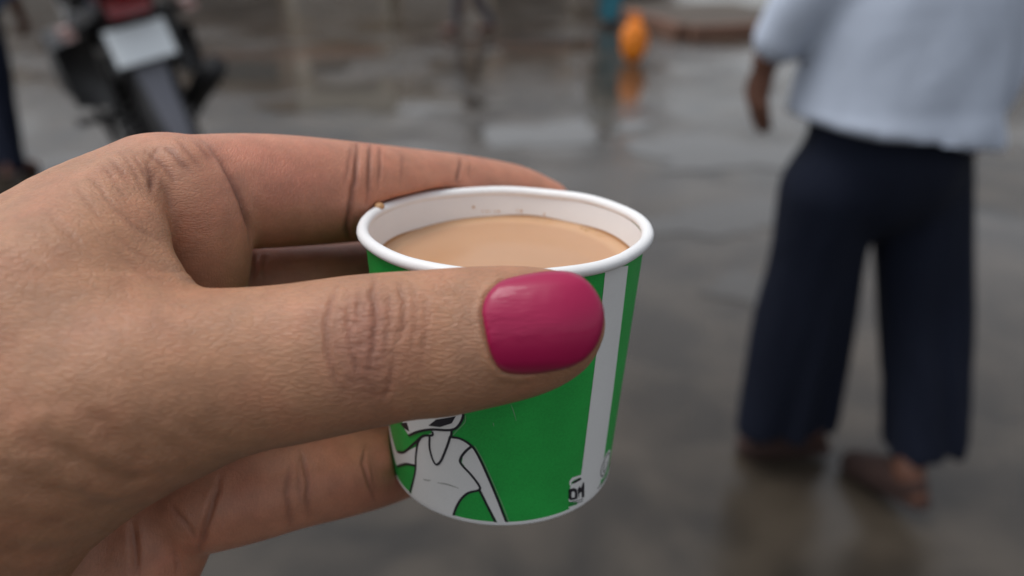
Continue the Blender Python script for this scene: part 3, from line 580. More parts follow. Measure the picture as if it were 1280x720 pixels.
# print on the cup: (angle about the axis, height in mm)
FIGURE_FILL = [[(-2.2295, 16.36), (-2.1188, 18.17), (-2.1064, 19.28), (-1.9405, 20.45), (-1.9469, 18.73), (-1.8678, 18.66), (-1.7955, 17.38), (-1.8571, 15.48), (-1.8751, 13.54), (-1.8012, 11.41), (-1.7349, 9.14), (-1.7355, 8.08), (-1.8051, 7.37), (-1.8704, 5.75), (-1.9423, 2.46), (-1.9788, -0.92), (-2.0877, -1.40), (-2.1731, 0.00), (-2.2791, 0.85), (-2.4537, 0.25), (-2.3642, 5.37), (-2.3196, 8.92), (-2.2984, 12.97), (-2.2668, 14.96)],
    [(-1.7913, 17.28), (-1.7526, 16.61), (-1.7103, 14.22), (-1.6232, 8.98), (-1.4939, -0.21), (-1.5672, -0.19), (-1.6530, 4.42), (-1.7321, 8.73), (-1.8012, 11.41), (-1.8673, 13.58), (-1.8542, 15.41)],
    [(-2.8211, 12.38), (-2.7383, 10.06), (-2.6599, 8.17), (-2.5615, 8.88), (-2.4183, 11.27), (-2.2904, 13.68), (-2.3214, 9.03), (-2.4737, 7.59), (-2.6949, 3.90), (-2.7983, 5.71), (-2.9270, 8.31)],
    [(-2.4661, 18.05), (-2.4062, 20.83), (-1.8722, 25.87), (-1.8384, 23.33), (-1.8786, 21.50), (-1.9411, 20.13), (-2.1248, 19.05), (-2.2668, 17.18), (-2.3804, 15.11), (-2.4398, 15.96)]]
FIGURE_BLACK = [[(-2.1444, 19.60), (-2.0656, 21.50), (-1.8995, 23.27), (-1.9353, 21.58), (-2.0363, 20.13)],
    [(-2.4998, 16.42), (-2.3879, 17.86), (-2.3666, 16.17), (-2.4339, 16.03)]]
FIGURE_LINES = [[(-2.1394, 17.39), (-2.1483, 14.86), (-2.1284, 12.55), (-2.0949, 11.59), (-2.0472, 12.81), (-1.9889, 16.12), (-1.9514, 18.79)],
    [(-2.2295, 16.36), (-2.2756, 14.45), (-2.3149, 11.10), (-2.3374, 7.86), (-2.3985, 4.08), (-2.4708, 0.02), (-2.3278, 0.72), (-2.1931, 0.24), (-2.1168, -1.32)],
    [(-1.9783, -0.70), (-1.9423, 2.46), (-1.8874, 5.22), (-1.8210, 7.09), (-1.7355, 8.08), (-1.7349, 9.14), (-1.8012, 11.41), (-1.8754, 13.33), (-1.8736, 14.58), (-1.8337, 16.20), (-1.7882, 17.41)],
    [(-1.9439, 18.63), (-1.8678, 18.66), (-1.7809, 17.44), (-1.7245, 14.99), (-1.6527, 10.62), (-1.5775, 5.61), (-1.4970, -0.20)],
    [(-1.7353, 8.29), (-1.6682, 4.61), (-1.5828, -0.20)],
    [(-2.3888, 14.97), (-2.2450, 17.43), (-2.1071, 19.07), (-1.9410, 20.17), (-1.8786, 21.50), (-1.8439, 23.50), (-1.8525, 24.62)],
    [(-2.1084, 18.66), (-2.1147, 17.80), (-2.2078, 16.77), (-2.3149, 14.12), (-2.4837, 10.18), (-2.6403, 8.27)],
    [(-2.6932, 4.01), (-2.4737, 7.59), (-2.3239, 9.00)],
    [(-1.9381, 20.06), (-1.9469, 18.73)]]
FIGURE_HALO = [[(-1.7634, 17.70), (-1.7015, 14.73), (-1.6292, 10.32), (-1.5533, 5.40), (-1.4786, 0.09)],
    [(-1.9307, 19.11), (-1.8953, 20.31), (-1.8339, 22.26), (-1.8264, 23.77)]]
SMUDGES = [[(-2.2513, 6.75), (-2.2036, 6.99), (-2.1617, 7.41)],
    [(-2.0984, 7.48), (-1.9994, 7.87), (-1.8998, 7.69)]]
SCRATCH = [[(-1.5040, 26.76), (-1.4811, 25.14), (-1.4601, 23.19)],
    [(-1.6251, 22.86), (-1.6196, 22.01)]]
STRIPE = [[(-0.8656, 49.97), (-0.8535, 37.14), (-0.8550, 24.33), (-0.8567, 10.49), (-0.8661, -1.71), (-0.5148, -3.91), (-0.5272, 8.46), (-0.5443, 22.88), (-0.5798, 37.98), (-0.6052, 48.52)]]
BADGE_WHITE = [[(-0.9763, 6.80), (-0.9813, 7.85), (-0.9553, 8.39), (-0.8892, 8.21), (-0.8011, 7.79), (-0.7975, 7.27), (-0.8674, 7.54), (-0.9322, 7.62), (-0.9587, 7.31), (-0.9578, 6.63)],
    [(-0.9415, 6.93), (-0.7939, 6.76), (-0.7507, 0.87), (-0.9450, 2.56), (-0.9677, 3.21), (-0.9652, 6.58)],
    [(-0.9599, 1.64), (-0.7838, 0.91), (-0.7810, 0.53), (-0.9506, 1.09)]]
BADGE_BLACK = [[(-0.9563, 7.34), (-0.8645, 7.51), (-0.8470, 6.96), (-0.9278, 6.80)],
    [(-0.9819, 5.89), (-0.9290, 5.79), (-0.8920, 5.14), (-0.8771, 4.02), (-0.8705, 2.67), (-0.9476, 3.07), (-0.9719, 3.82)],
    [(-0.8825, 4.93), (-0.8595, 5.55), (-0.8403, 4.77), (-0.8256, 5.89), (-0.8072, 5.83), (-0.7811, 2.10), (-0.8170, 2.34), (-0.8264, 3.77), (-0.8528, 3.77), (-0.8536, 2.48)]]
BADGE_COUNTER = [[(-0.9471, 5.01), (-0.9235, 5.01), (-0.9092, 4.35), (-0.9071, 3.48), (-0.9313, 3.49), (-0.9452, 4.14)]]
BADGE_TEXT = [[(-0.9588, 2.72), (-0.7982, 1.84)],
    [(-0.9610, 2.11), (-0.7947, 1.33)]]
EMBLEM_RING = [[(-0.3216, 5.44), (-0.3249, 6.10), (-0.3345, 6.74), (-0.3501, 7.31), (-0.3707, 7.78), (-0.3955, 8.14), (-0.4230, 8.36), (-0.4521, 8.44), (-0.4811, 8.36), (-0.5087, 8.14), (-0.5334, 7.78), (-0.5540, 7.31), (-0.5696, 6.74), (-0.5792, 6.10), (-0.5825, 5.44), (-0.5792, 4.77), (-0.5696, 4.13), (-0.5540, 3.57), (-0.5334, 3.09), (-0.5087, 2.73), (-0.4811, 2.51), (-0.4521, 2.44), (-0.4230, 2.51), (-0.3955, 2.73), (-0.3707, 3.09), (-0.3501, 3.57), (-0.3345, 4.13), (-0.3249, 4.77)]]
EMBLEM_MARK = [[(-0.3499, 5.44), (-0.3525, 5.96), (-0.3600, 6.46), (-0.3722, 6.90), (-0.3884, 7.27), (-0.4077, 7.55), (-0.4293, 7.73), (-0.4521, 7.79), (-0.4748, 7.73), (-0.4964, 7.55), (-0.5158, 7.27), (-0.5319, 6.90), (-0.5441, 6.46), (-0.5517, 5.96), (-0.5542, 5.44), (-0.5517, 4.91), (-0.5441, 4.42), (-0.5319, 3.97), (-0.5158, 3.60), (-0.4964, 3.32), (-0.4748, 3.14), (-0.4521, 3.09), (-0.4293, 3.14), (-0.4077, 3.32), (-0.3884, 3.60), (-0.3722, 3.97), (-0.3600, 4.42), (-0.3525, 4.91), (-0.3499, 5.44)],
    [(-0.4971, 6.94), (-0.5021, 5.44), (-0.4821, 4.14), (-0.4321, 4.24), (-0.4121, 5.84)],
    [(-0.5721, 1.44), (-0.4521, 1.54), (-0.3321, 1.44)]]
def cone_patch(name, polys, off, mat, parent):
    V = []; Fs = []
    for poly in polys:
        bm = bmesh.new()
        vs = [bm.verts.new((th*24, h, 0)) for th, h in poly]
        try: bm.faces.new(vs)
        except ValueError: bm.free(); continue
        bmesh.ops.triangulate(bm, faces=bm.faces[:])
        x0 = min(v.co.x for v in bm.verts); x1 = max(v.co.x for v in bm.verts)
        xs = np.arange(x0+.4, x1, .8)
        for xc in xs:
            bmesh.ops.bisect_plane(bm, geom=bm.verts[:]+bm.edges[:]+bm.faces[:], plane_co=(xc, 0, 0), plane_no=(1, 0, 0), dist=1e-5)
        bmesh.ops.bisect_plane(bm, geom=bm.verts[:]+bm.edges[:]+bm.faces[:], plane_co=(0, 1.0, 0), plane_no=(0, 1, 0), dist=1e-5, clear_inner=True)
        bm.verts.ensure_lookup_table(); bm.verts.index_update()
        o = len(V)
        V += [cone(v.co.x/24, min(max(v.co.y, 1.0), CUP_H-1), off) for v in bm.verts]
        Fs += [[o+v.index for v in f.verts] for f in bm.faces]
        bm.free()
    return mesh_obj(name, V, Fs, mat, parent)
def cone_lines(name, lines, w, off, mat, parent, taper=False):
    V = []; Fs = []
    for ln in lines:
        P = catmull(np.array([(th*24, h) for th, h in ln]), 8)
        T = np.gradient(P, axis=0); T /= np.maximum(np.linalg.norm(T, axis=1), 1e-6)[:, None]
        Nn = np.c_[-T[:, 1], T[:, 0]]
        o = len(V)
        for i, (p, n_) in enumerate(zip(P, Nn)):
            ww = w*(1 if not taper else .35+.65*math.sin(math.pi*i/(len(P)-1)))
            for sg in (-1, 1):
                q = p+sg*n_*ww/2; V.append(cone(q[0]/24, min(max(q[1], 1.0), CUP_H-1), off))
        for i in range(len(P)-1): Fs.append((o+2*i, o+2*i+1, o+2*i+3, o+2*i+2))
    return mesh_obj(name, V, Fs, mat, parent)
M_smudge = plain('cup_smudge', (.33, .34, .32), .6)
M_halo = plain('cup_pale_green', (.20, .42, .22), .5)
cone_patch('white_stripe', STRIPE, .05, M_print_white, cup)
fig = cone_patch('printed_figure', FIGURE_FILL, .05, M_print_white, cup)
cone_lines('figure_outline', FIGURE_LINES, .48, .10, M_ink, fig)
cone_patch('figure_black_fill', FIGURE_BLACK, .085, M_ink, fig)  # solid black ink shapes printed on the figure's head
cone_lines('figure_edge', FIGURE_HALO, .16, .07, M_halo, fig)
cone_lines('smudge', SMUDGES, .28, .08, M_smudge, fig, True)
cone_lines('scratch', SCRATCH, .14, .05, M_halo, cup, True)
bd = cone_patch('printed_badge', BADGE_WHITE, .045, M_print_white, cup)
cone_patch('badge_mark', BADGE_BLACK, .085, M_ink, bd); cone_patch('badge_opening', BADGE_COUNTER, .11, M_print_white, bd); cone_lines('badge_lettering', BADGE_TEXT, .18, .09, M_ink, bd)
em = cone_patch('printed_emblem', EMBLEM_RING, .05, M_print_white, cup); cone_lines('emblem_mark', EMBLEM_MARK, .30, .09, M_ink, em)

# drops and splashes of tea left on the paper
M_stain = plain('tea_stain', (.48, .27, .12), .3)
# ------------------------------------------------------------------ tea
up_c = Vector((0, 0, 1))
upl = (R3.transposed()@up_c)                                      # world up in the cup's frame
n_l = np.array(upl); T_DEPTH = 7.4
tea_c = np.array([0, 0, CUP_H-T_DEPTH])
TV = [tuple(tea_c*mm)]; TF = []
nt_, nr_ = 160, 26
kk = (CUP_RT-CUP_RB)/CUP_H
def wall_hit(a, inset):
    d = np.array([math.cos(a), math.sin(a), 0])
    # (rho*d + h*z - tea_c).n = 0 with rho = RB - inset + kk*h
    A_ = d@n_l
    h = (tea_c[2]*n_l[2]-(CUP_RB-inset)*A_)/(n_l[2]+kk*A_)
    return np.array([(CUP_RB-inset+kk*h)*d[0], (CUP_RB-inset+kk*h)*d[1], h])
edge = [wall_hit(2*math.pi*i/nt_, TH+.02) for i in range(nt_)]
for j in range(1, nr_+1):
    f_ = (j/nr_)**.7
    for e in edge:
        q = tea_c+(e-tea_c)*f_
        men = .55*math.exp(-(1-f_)*np.linalg.norm(e-tea_c)/.55)       # the tea creeps up the paper
        TV.append(tuple((q+n_l*men)*mm))
for i in range(nt_): TF.append((0, 1+i, 1+(i+1) % nt_))
for j in range(nr_-1):
    for i in range(nt_):
        a_ = 1+j*nt_+i; b_ = 1+j*nt_+(i+1) % nt_
        TF.append((a_, a_+nt_, b_+nt_, b_))
M_tea, t, b = new_mat('milk_tea')
tc = nd(t, 'ShaderNodeTexCoord')
n1 = nd(t, 'ShaderNodeTexNoise'); n1.inputs['Scale'].default_value = 110; n1.inputs['Detail'].default_value = 4; t.links.new(tc.outputs['Object'], n1.inputs['Vector'])
cr = nd(t, 'ShaderNodeMix', data_type='RGBA'); cr.inputs[6].default_value = (.47, .265, .145, 1); cr.inputs[7].default_value = (.52, .30, .17, 1); t.links.new(n1.outputs['Fac'], cr.inputs[0])
ea = nd(t, 'ShaderNodeAttribute', attribute_name='film')
cr2 = nd(t, 'ShaderNodeMix', data_type='RGBA'); cr2.inputs[7].default_value = (.56, .345, .20, 1); t.links.new(cr.outputs[2], cr2.inputs[6]); t.links.new(ea.outputs['Fac'], cr2.inputs[0])
t.links.new(cr2.outputs[2], b.inputs['Base Color'])
b.inputs['Roughness'].default_value = .18; b.inputs['Subsurface Weight'].default_value = .3; b.inputs['Subsurface Scale'].default_value = .002; b.inputs['Subsurface Radius'].default_value = (1, .7, .45); b.inputs['Specular IOR Level'].default_value = .4
tea = mesh_obj('milk_tea', TV, TF, M_tea); tea.matrix_world = cup.matrix_world.copy()
tag(tea, 'pale brown milky tea filling the paper cup', 'tea')
fl = [0.0]+[max(0, min(1, ((j/nr_)**.7-.86)/.06)) if (j/nr_)**.7 < .99 else .2 for j in range(1, nr_+1) for i in range(nt_)]
at = tea.data.attributes.new('film', 'FLOAT', 'POINT'); at.data.foreach_set('value', fl)
# brown skin left on the wall just above the tea, uneven
BV = []; BF = []
for i in range(nt_+1):
    a = 2*math.pi*i/nt_
    e = wall_hit(a, TH+.06)
    hh = .42+.22*math.sin(2*a+1)+.16*math.sin(5*a+.4)+.10*math.sin(9*a+2)
    for q in (0, .55, 1):
        h = e[2]+.45+max(.15, hh)*q; r_ = wall_r(h)-TH-.05
        BV.append((r_*math.cos(a)*mm, r_*math.sin(a)*mm, h*mm))
for i in range(nt_):
    for q in (0, 1): BF.append((3*i+q, 3*(i+1)+q, 3*(i+1)+q+1, 3*i+q+1))
mesh_obj('tea_mark', BV, BF, plain('tea_ring', (.40, .21, .09), .35, noise=.25, nscale=700), cup)
def wall_dot(theta, h, r, mat, inner=True):
    bm = bmesh.new(); bmesh.ops.create_icosphere(bm, subdivisions=1, radius=r*mm)
    rr = wall_r(h)-TH if inner else wall_r(h)
    for v in bm.verts: v.co.x *= 1.2; v.co.z *= 1.3
    bmesh.ops.translate(bm, vec=(rr*math.cos(theta)*mm, rr*math.sin(theta)*mm, h*mm), verts=bm.verts)
    return bm_obj('tea_splash', bm, mat, cup, True)
far = math.atan2((R3.transposed()@Vector((0, 1, 0))).y, (R3.transposed()@Vector((0, 1, 0))).x)
for da, dh, r in ((.28, 3.2, .26), (.20, 4.2, .15), (.165, 4.3, .18), (.14, 4.25, .13), (.09, 4.35, .16), (.06, 4.3, .2), (-.10, 4.0, .16), (-.135, 4.1, .25), (-.34, 4.4, .2)):
    wall_dot(far+da, CUP_H-dh, r, M_stain)
# a dried drop on the rim
bm = bmesh.new(); bmesh.ops.create_icosphere(bm, subdivisions=2, radius=1.05*mm)
for v in bm.verts: v.co.z *= .7
ra = math.pi*.5
rim_th = far+math.radians(71)
bmesh.ops.translate(bm, vec=((CUP_RT+.2)*math.cos(rim_th)*mm, (CUP_RT+.2)*math.sin(rim_th)*mm, (CUP_H+1.1)*mm), verts=bm.verts)
bm_obj('dried_drop', bm, M_stain, cup, True)
# froth along the far right edge of the tea
M_froth = plain('tea_froth', (.66, .46, .24), .15, coat=.4)
for k in range(26):
    a = far-math.radians(random.uniform(12, 62)); e = wall_hit(a, TH+random.uniform(.15, 1.1)); r = random.uniform(.10, .26)
    bm = bmesh.new(); bmesh.ops.create_icosphere(bm, subdivisions=1, radius=r*mm)
    bmesh.ops.translate(bm, vec=tuple((e+n_l*(.30+.2*r))*mm), verts=bm.verts)
    bm_obj('bubble', bm, M_froth, tea, True)
# ------------------------------------------------------------------ wet road
M_road, t, b = new_mat('wet_road')
tc = nd(t, 'ShaderNodeTexCoord')
def noise(sc, det=4, dist=0, src=None):
    n = nd(t, 'ShaderNodeTexNoise'); n.inputs['Scale'].default_value = sc; n.inputs['Detail'].default_value = det; n.inputs['Distortion'].default_value = dist
    t.links.new(src or tc.outputs['Object'], n.inputs['Vector']); return n
def rng_(src, a, b_, c, d):
    r = nd(t, 'ShaderNodeMapRange'); r.inputs[1].default_value = a; r.inputs[2].default_value = b_; r.inputs[3].default_value = c; r.inputs[4].default_value = d
    t.links.new(src, r.inputs[0]); return r.outputs[0]
big = noise(.9, 5, .6); mid = noise(3.2, 6, .4); grit = noise(160, 3); patch = noise(.35, 3)
wet = rng_(big.outputs['Fac'], .36, .58, 0, 1)
colA = nd(t, 'ShaderNodeMix', data_type='RGBA'); colA.inputs[6].default_value = (.024, .0205, .0165, 1); colA.inputs[7].default_value = (.068, .056, .043, 1); t.links.new(rng_(mid.outputs['Fac'], .38, .66, 0, 1), colA.inputs[0])
colB = nd(t, 'ShaderNodeMix', data_type='RGBA', blend_type='MULTIPLY'); colB.inputs[0].default_value = .55; t.links.new(colA.outputs[2], colB.inputs[6])
gm = nd(t, 'ShaderNodeMapRange'); gm.inputs[3].default_value = .35; gm.inputs[4].default_value = 1.4; t.links.new(grit.outputs['Fac'], gm.inputs[0]); t.links.new(gm.outputs[0], colB.inputs[7])
colC = nd(t, 'ShaderNodeMix', data_type='RGBA'); t.links.new(rng_(patch.outputs['Fac'], .45, .6, 0, .5), colC.inputs[0]); t.links.new(colB.outputs[2], colC.inputs[6]); colC.inputs[7].default_value = (.052, .039, .027, 1)
t.links.new(colC.outputs[2], b.inputs['Base Color'])
rough = nd(t, 'ShaderNodeMix'); rough.inputs[2].default_value = .22; rough.inputs[3].default_value = .05; t.links.new(wet, rough.inputs[0]); t.links.new(rough.outputs[0], b.inputs['Roughness'])
hb = nd(t, 'ShaderNodeMath', operation='MULTIPLY'); t.links.new(grit.outputs['Fac'], hb.inputs[0]); t.links.new(rng_(wet, 0, 1, 1, .15), hb.inputs[1])
bp = nd(t, 'ShaderNodeBump'); bp.inputs['Strength'].default_value = .5; bp.inputs['Distance'].default_value = .003; t.links.new(hb.outputs[0], bp.inputs['Height'])
bp2 = nd(t, 'ShaderNodeBump'); bp2.inputs['Strength'].default_value = .16; bp2.inputs['Distance'].default_value = .012; t.links.new(mid.outputs['Fac'], bp2.inputs['Height']); t.links.new(bp2.outputs[0], bp.inputs['Normal'])
t.links.new(bp.outputs[0], b.inputs['Normal'])
b.inputs['Specular IOR Level'].default_value = .5
road = mesh_obj('road', [(-150, -80, 0), (150, -80, 0), (150, 300, 0), (-150, 300, 0)], [(0, 1, 2, 3)], M_road); tag(road, kind='structure')

M_water, t, b = new_mat('puddle_water')
tc = nd(t, 'ShaderNodeTexCoord')
b.inputs['Base Color'].default_value = (.045, .040, .034, 1); b.inputs['Roughness'].default_value = .05; b.inputs['Specular IOR Level'].default_value = .75
n1 = nd(t, 'ShaderNodeTexNoise'); n1.inputs['Scale'].default_value = 9; n1.inputs['Detail'].default_value = 2; t.links.new(tc.outputs['Object'], n1.inputs['Vector'])
bp = nd(t, 'ShaderNodeBump'); bp.inputs['Strength'].default_value = .12; bp.inputs['Distance'].default_value = .01; t.links.new(n1.outputs['Fac'], bp.inputs['Height']); t.links.new(bp.outputs[0], b.inputs['Normal'])
def puddle(cx, cy, rx, ry, seed, rot=0):
    r = random.Random(seed); ph = [r.uniform(0, 6.28) for _ in range(8)]
    n = 90; V = [(0, 0, .004)]
    for i in range(n):
        a = 2*math.pi*i/n
        k = 1+.22*math.sin(2*a+ph[0])+.16*math.sin(3*a+ph[1])+.12*math.sin(5*a+ph[2])+.07*math.sin(9*a+ph[3])+.05*math.sin(14*a+ph[4])
        x, y = rx*k*math.cos(a), ry*k*math.sin(a)
        V.append((x*math.cos(rot)-y*math.sin(rot), x*math.sin(rot)+y*math.cos(rot), .004))
    o = mesh_obj('puddle', V, [(0, 1+i, 1+(i+1) % n) for i in range(n)], M_water); o.location = (cx, cy, 0); tag(o, kind='structure'); return o
puddle(.98, 3.55, .34, .22, 1, .3); puddle(.95, 2.75, .20, .16, 5, .1); puddle(1.30, 4.7, .55, .40, 9, .2); 
puddle(-1.0, 6.2, .7, .5, 3); puddle(.3, 5.2, .5, .35, 4, .4); puddle(-2.4, 8.0, 1.2, .7, 6); puddle(.05, 9.3, .9, .5, 8); 

# ------------------------------------------------------------------ shop fronts across the street (seen in the wet road)
def box_bm(bm, x0, x1, y0, y1, z0, z1):
    vs = [bm.verts.new(p) for p in ((x0, y0, z0), (x1, y0, z0), (x1, y1, z0), (x0, y1, z0), (x0, y0, z1), (x1, y0, z1), (x1, y1, z1), (x0, y1, z1))]
    for f in ((3, 2, 1, 0), (4, 5, 6, 7), (0, 1, 5, 4), (1, 2, 6, 5), (2, 3, 7, 6), (3, 0, 4, 7)): bm.faces.new([vs[i] for i in f])
def box(name, x0, x1, y0, y1, z0, z1, mat, parent=None):
    bm = bmesh.new(); box_bm(bm, x0, x1, y0, y1, z0, z1); return bm_obj(name, bm, mat, parent)
M_wall1 = plain('wall_ochre', (.55, .46, .36), .85, noise=.25, nscale=1.5); M_wall2 = plain('wall_cream', (.66, .60, .50), .85, noise=.2, nscale=1.2); M_wall3 = plain('wall_brown', (.36, .29, .23), .85, noise=.3, nscale=1.5); M_wall4 = plain('wall_grey', (.52, .49, .44), .85, noise=.25, nscale=1.3)
M_shut = plain('shutter_steel', (.36, .33, .30), .5, .3); M_shut2 = plain('shutter_dark', (.07, .06, .055), .5); M_sign_y = plain('sign_yellow', (.62, .36, .05), .5); M_sign_b = plain('sign_blue', (.08, .16, .25), .5); M_glass = plain('window_glass', (.03, .04, .045), .08); M_frame = plain('window_frame_paint', (.35, .33, .3), .6)
M_awn = plain('awning_canvas', (.20, .09, .06), .8)
def shop(x0, x1, y, h, wall, sign, shut, label):
    e = empty('shop_building', ((x0+x1)/2, y, 0)); w = (x1-x0)/2
    tag(e, label, 'building', 'shop buildings across the street')
    box('wall', -w, w, 0, 6, 0, h, wall, e)
    box('parapet', -w-.04, w+.04, -.06, .15, h, h+.25, wall, e)
    nb = max(1, int((x1-x0)/2.6)); bw = (x1-x0)/nb
    for i in range(nb):
        a = -w+i*bw+.25; c = -w+(i+1)*bw-.25
        s_ = box('shutter', a, c, -.05, -.002, .12, 2.35, shut[i % len(shut)], e)
        for k in range(9): box('slat', a+.03, c-.03, -.075, -.052, .2+k*.235, .2+k*.235+.16, shut[i % len(shut)], s_)
        box('signboard', a-.1, c+.1, -.16, -.02, 2.5, 3.2, sign[i % len(sign)], e)
        wn_ = box('window', a+.35, c-.35, -.04, -.002, 3.7, 4.5, M_glass, e)
        box('frame', a+.30, c-.30, -.07, -.042, 4.5, 4.57, M_frame, wn_); box('sill', a+.25, c-.25, -.14, -.003, 3.62, 3.69, M_frame, wn_)
    bm = bmesh.new(); box_bm(bm, -w, w, -1.1, -.17, 3.28, 3.33)
    for v in bm.verts:
        if v.co.y < -1: v.co.z -= .35
    bm_obj('awning', bm, M_awn, e)
    return e
shop(-24, -13.2, 30.5, 5.4, M_wall4, [M_sign_b, M_frame], [M_shut], 'grey shop building at the far left of the street')
shop(-13.0, -8.2, 30.8, 6.0, M_wall3, [M_sign_b], [M_shut2], 'dark brown shop building with black shutters')
shop(-8.0, -4.4, 30.2, 5.6, M_wall2, [M_sign_y], [M_shut], 'cream shop building with yellow signboard')
shop(-4.2, 2.3, 30.6, 5.0, M_wall1, [M_frame, M_sign_b], [M_shut, M_shut2], 'ochre shop building across the street')
shop(2.5, 6.0, 31.0, 4.6, M_wall3, [M_frame], [M_shut2], 'low brown shop building beside the open gap')
shop(14.5, 23, 29.5, 5.4, M_wall4, [M_sign_b, M_frame], [M_shut], 'grey shop building at the far right of the street')

# ------------------------------------------------------------------ raised pavement at the right, its kerbstones laid one by one
M_kerb = plain('kerb_terracotta', (.16, .082, .055), .8, noise=.3, nscale=6); M_slab = plain('pavement_concrete', (.075, .06, .048), .85, noise=.25, nscale=3)
pv = empty('pavement', (2.1, 9.6, 0), math.radians(14)); tag(pv, kind='structure')
box('paving', .0, 1.8, .16, 2.5, 0, .13, M_slab, pv)
for i in range(3): box('kerbstone', i*.6+.008, i*.6+.592, 0, .155, 0, .14+.004*(i % 3), M_kerb, pv)
for i in range(4): box('kerbstone', -.16, -.004, .16+i*.6+.008, .16+i*.6+.592, 0, .14+.003*(i % 2), M_kerb, pv)
# ------------------------------------------------------------------ people
def field_for(chs, step, pad=.03):
    P = np.array([p[:3] for c in chs for p in c]); r = max(p[3] for c in chs for p in c)+pad
    lo, hi = P.min(0)-r, P.max(0)+r
    return Field(*[np.arange(lo[i], hi[i]+step, step).astype(np.float32) for i in range(3)])
def grown(name, parts, step, mat, parent, ks=.03, fold=None, it=2, cuts=()):
    """parts: list of (points, flat or None, k) in metres; one skin over them all"""
    sc = 1000.0
    P = [([(a*sc, b_*sc, c*sc, r*sc) for a, b_, c, r in pts], fl, k*sc) for pts, fl, k in parts]
    f = field_for([p[0] for p in P], step*sc, 30)
    S = None
    for pts, fl, k in P:
        D = f.chain(pts, n=5, flat=fl, pad=60)
        S = D if S is None else smin(S, D, k)
    for pt, nn in cuts:                                            # a straight hem: keep what lies against the normal
        pl_ = (f.ax[:, None, None]-pt[0]*sc)*nn[0]+(f.ay[None, :, None]-pt[1]*sc)*nn[1]+(f.az[None, None, :]-pt[2]*sc)*nn[2]
        S = np.maximum(S, pl_.astype(np.float32))
    V, F_ = surface_nets(S, f.ax, f.ay, f.az); V = smooth(V, F_, it)
    p = V[F_]
    vol = np.einsum('ij,ij->i', p[:, 0], np.cross(p[:, 1], p[:, 2])).sum()+np.einsum('ij,ij->i', p[:, 0], np.cross(p[:, 2], p[:, 3])).sum()
    if vol < 0: F_ = F_[:, ::-1]
    V = V/sc
    if fold is not None:
        N_ = normals(V, F_); V = V+N_*fold(V)[:, None]
    return mesh_obj(name, V, F_, mat, parent)
def cloth(name, col, rough=.85):
    m, t, b = new_mat(name)
    tc = nd(t, 'ShaderNodeTexCoord'); n = nd(t, 'ShaderNodeTexNoise'); n.inputs['Scale'].default_value = 7; n.inputs['Detail'].default_value = 4; n.inputs['Distortion'].default_value = .6
    mp = nd(t, 'ShaderNodeMapping'); mp.inputs['Scale'].default_value = (1.4, 1.4, .5); t.links.new(tc.outputs['Object'], mp.inputs[0]); t.links.new(mp.outputs[0], n.inputs['Vector'])
    r = nd(t, 'ShaderNodeMapRange'); r.inputs[3].default_value = .8; r.inputs[4].default_value = 1.15; t.links.new(n.outputs['Fac'], r.inputs[0])
    v = nd(t, 'ShaderNodeVectorMath', operation='SCALE'); v.inputs[0].default_value = col; t.links.new(r.outputs[0], v.inputs['Scale']); t.links.new(v.outputs[0], b.inputs['Base Color'])
    bp = nd(t, 'ShaderNodeBump'); bp.inputs['Strength'].default_value = .5; bp.inputs['Distance'].default_value = .02; t.links.new(n.outputs['Fac'], bp.inputs['Height']); t.links.new(bp.outputs[0], b.inputs['Normal'])
    b.inputs['Roughness'].default_value = rough; b.inputs['Specular IOR Level'].default_value = .25; return m
M_skin2 = plain('skin_brown', (.10, .040, .023), .6); M_hair = plain('hair_black', (.012, .010, .009), .4); M_sandal = plain('sandal_leather', (.028, .012, .009), .9); M_shoe = plain('shoe_brown', (.10, .035, .025), .55)

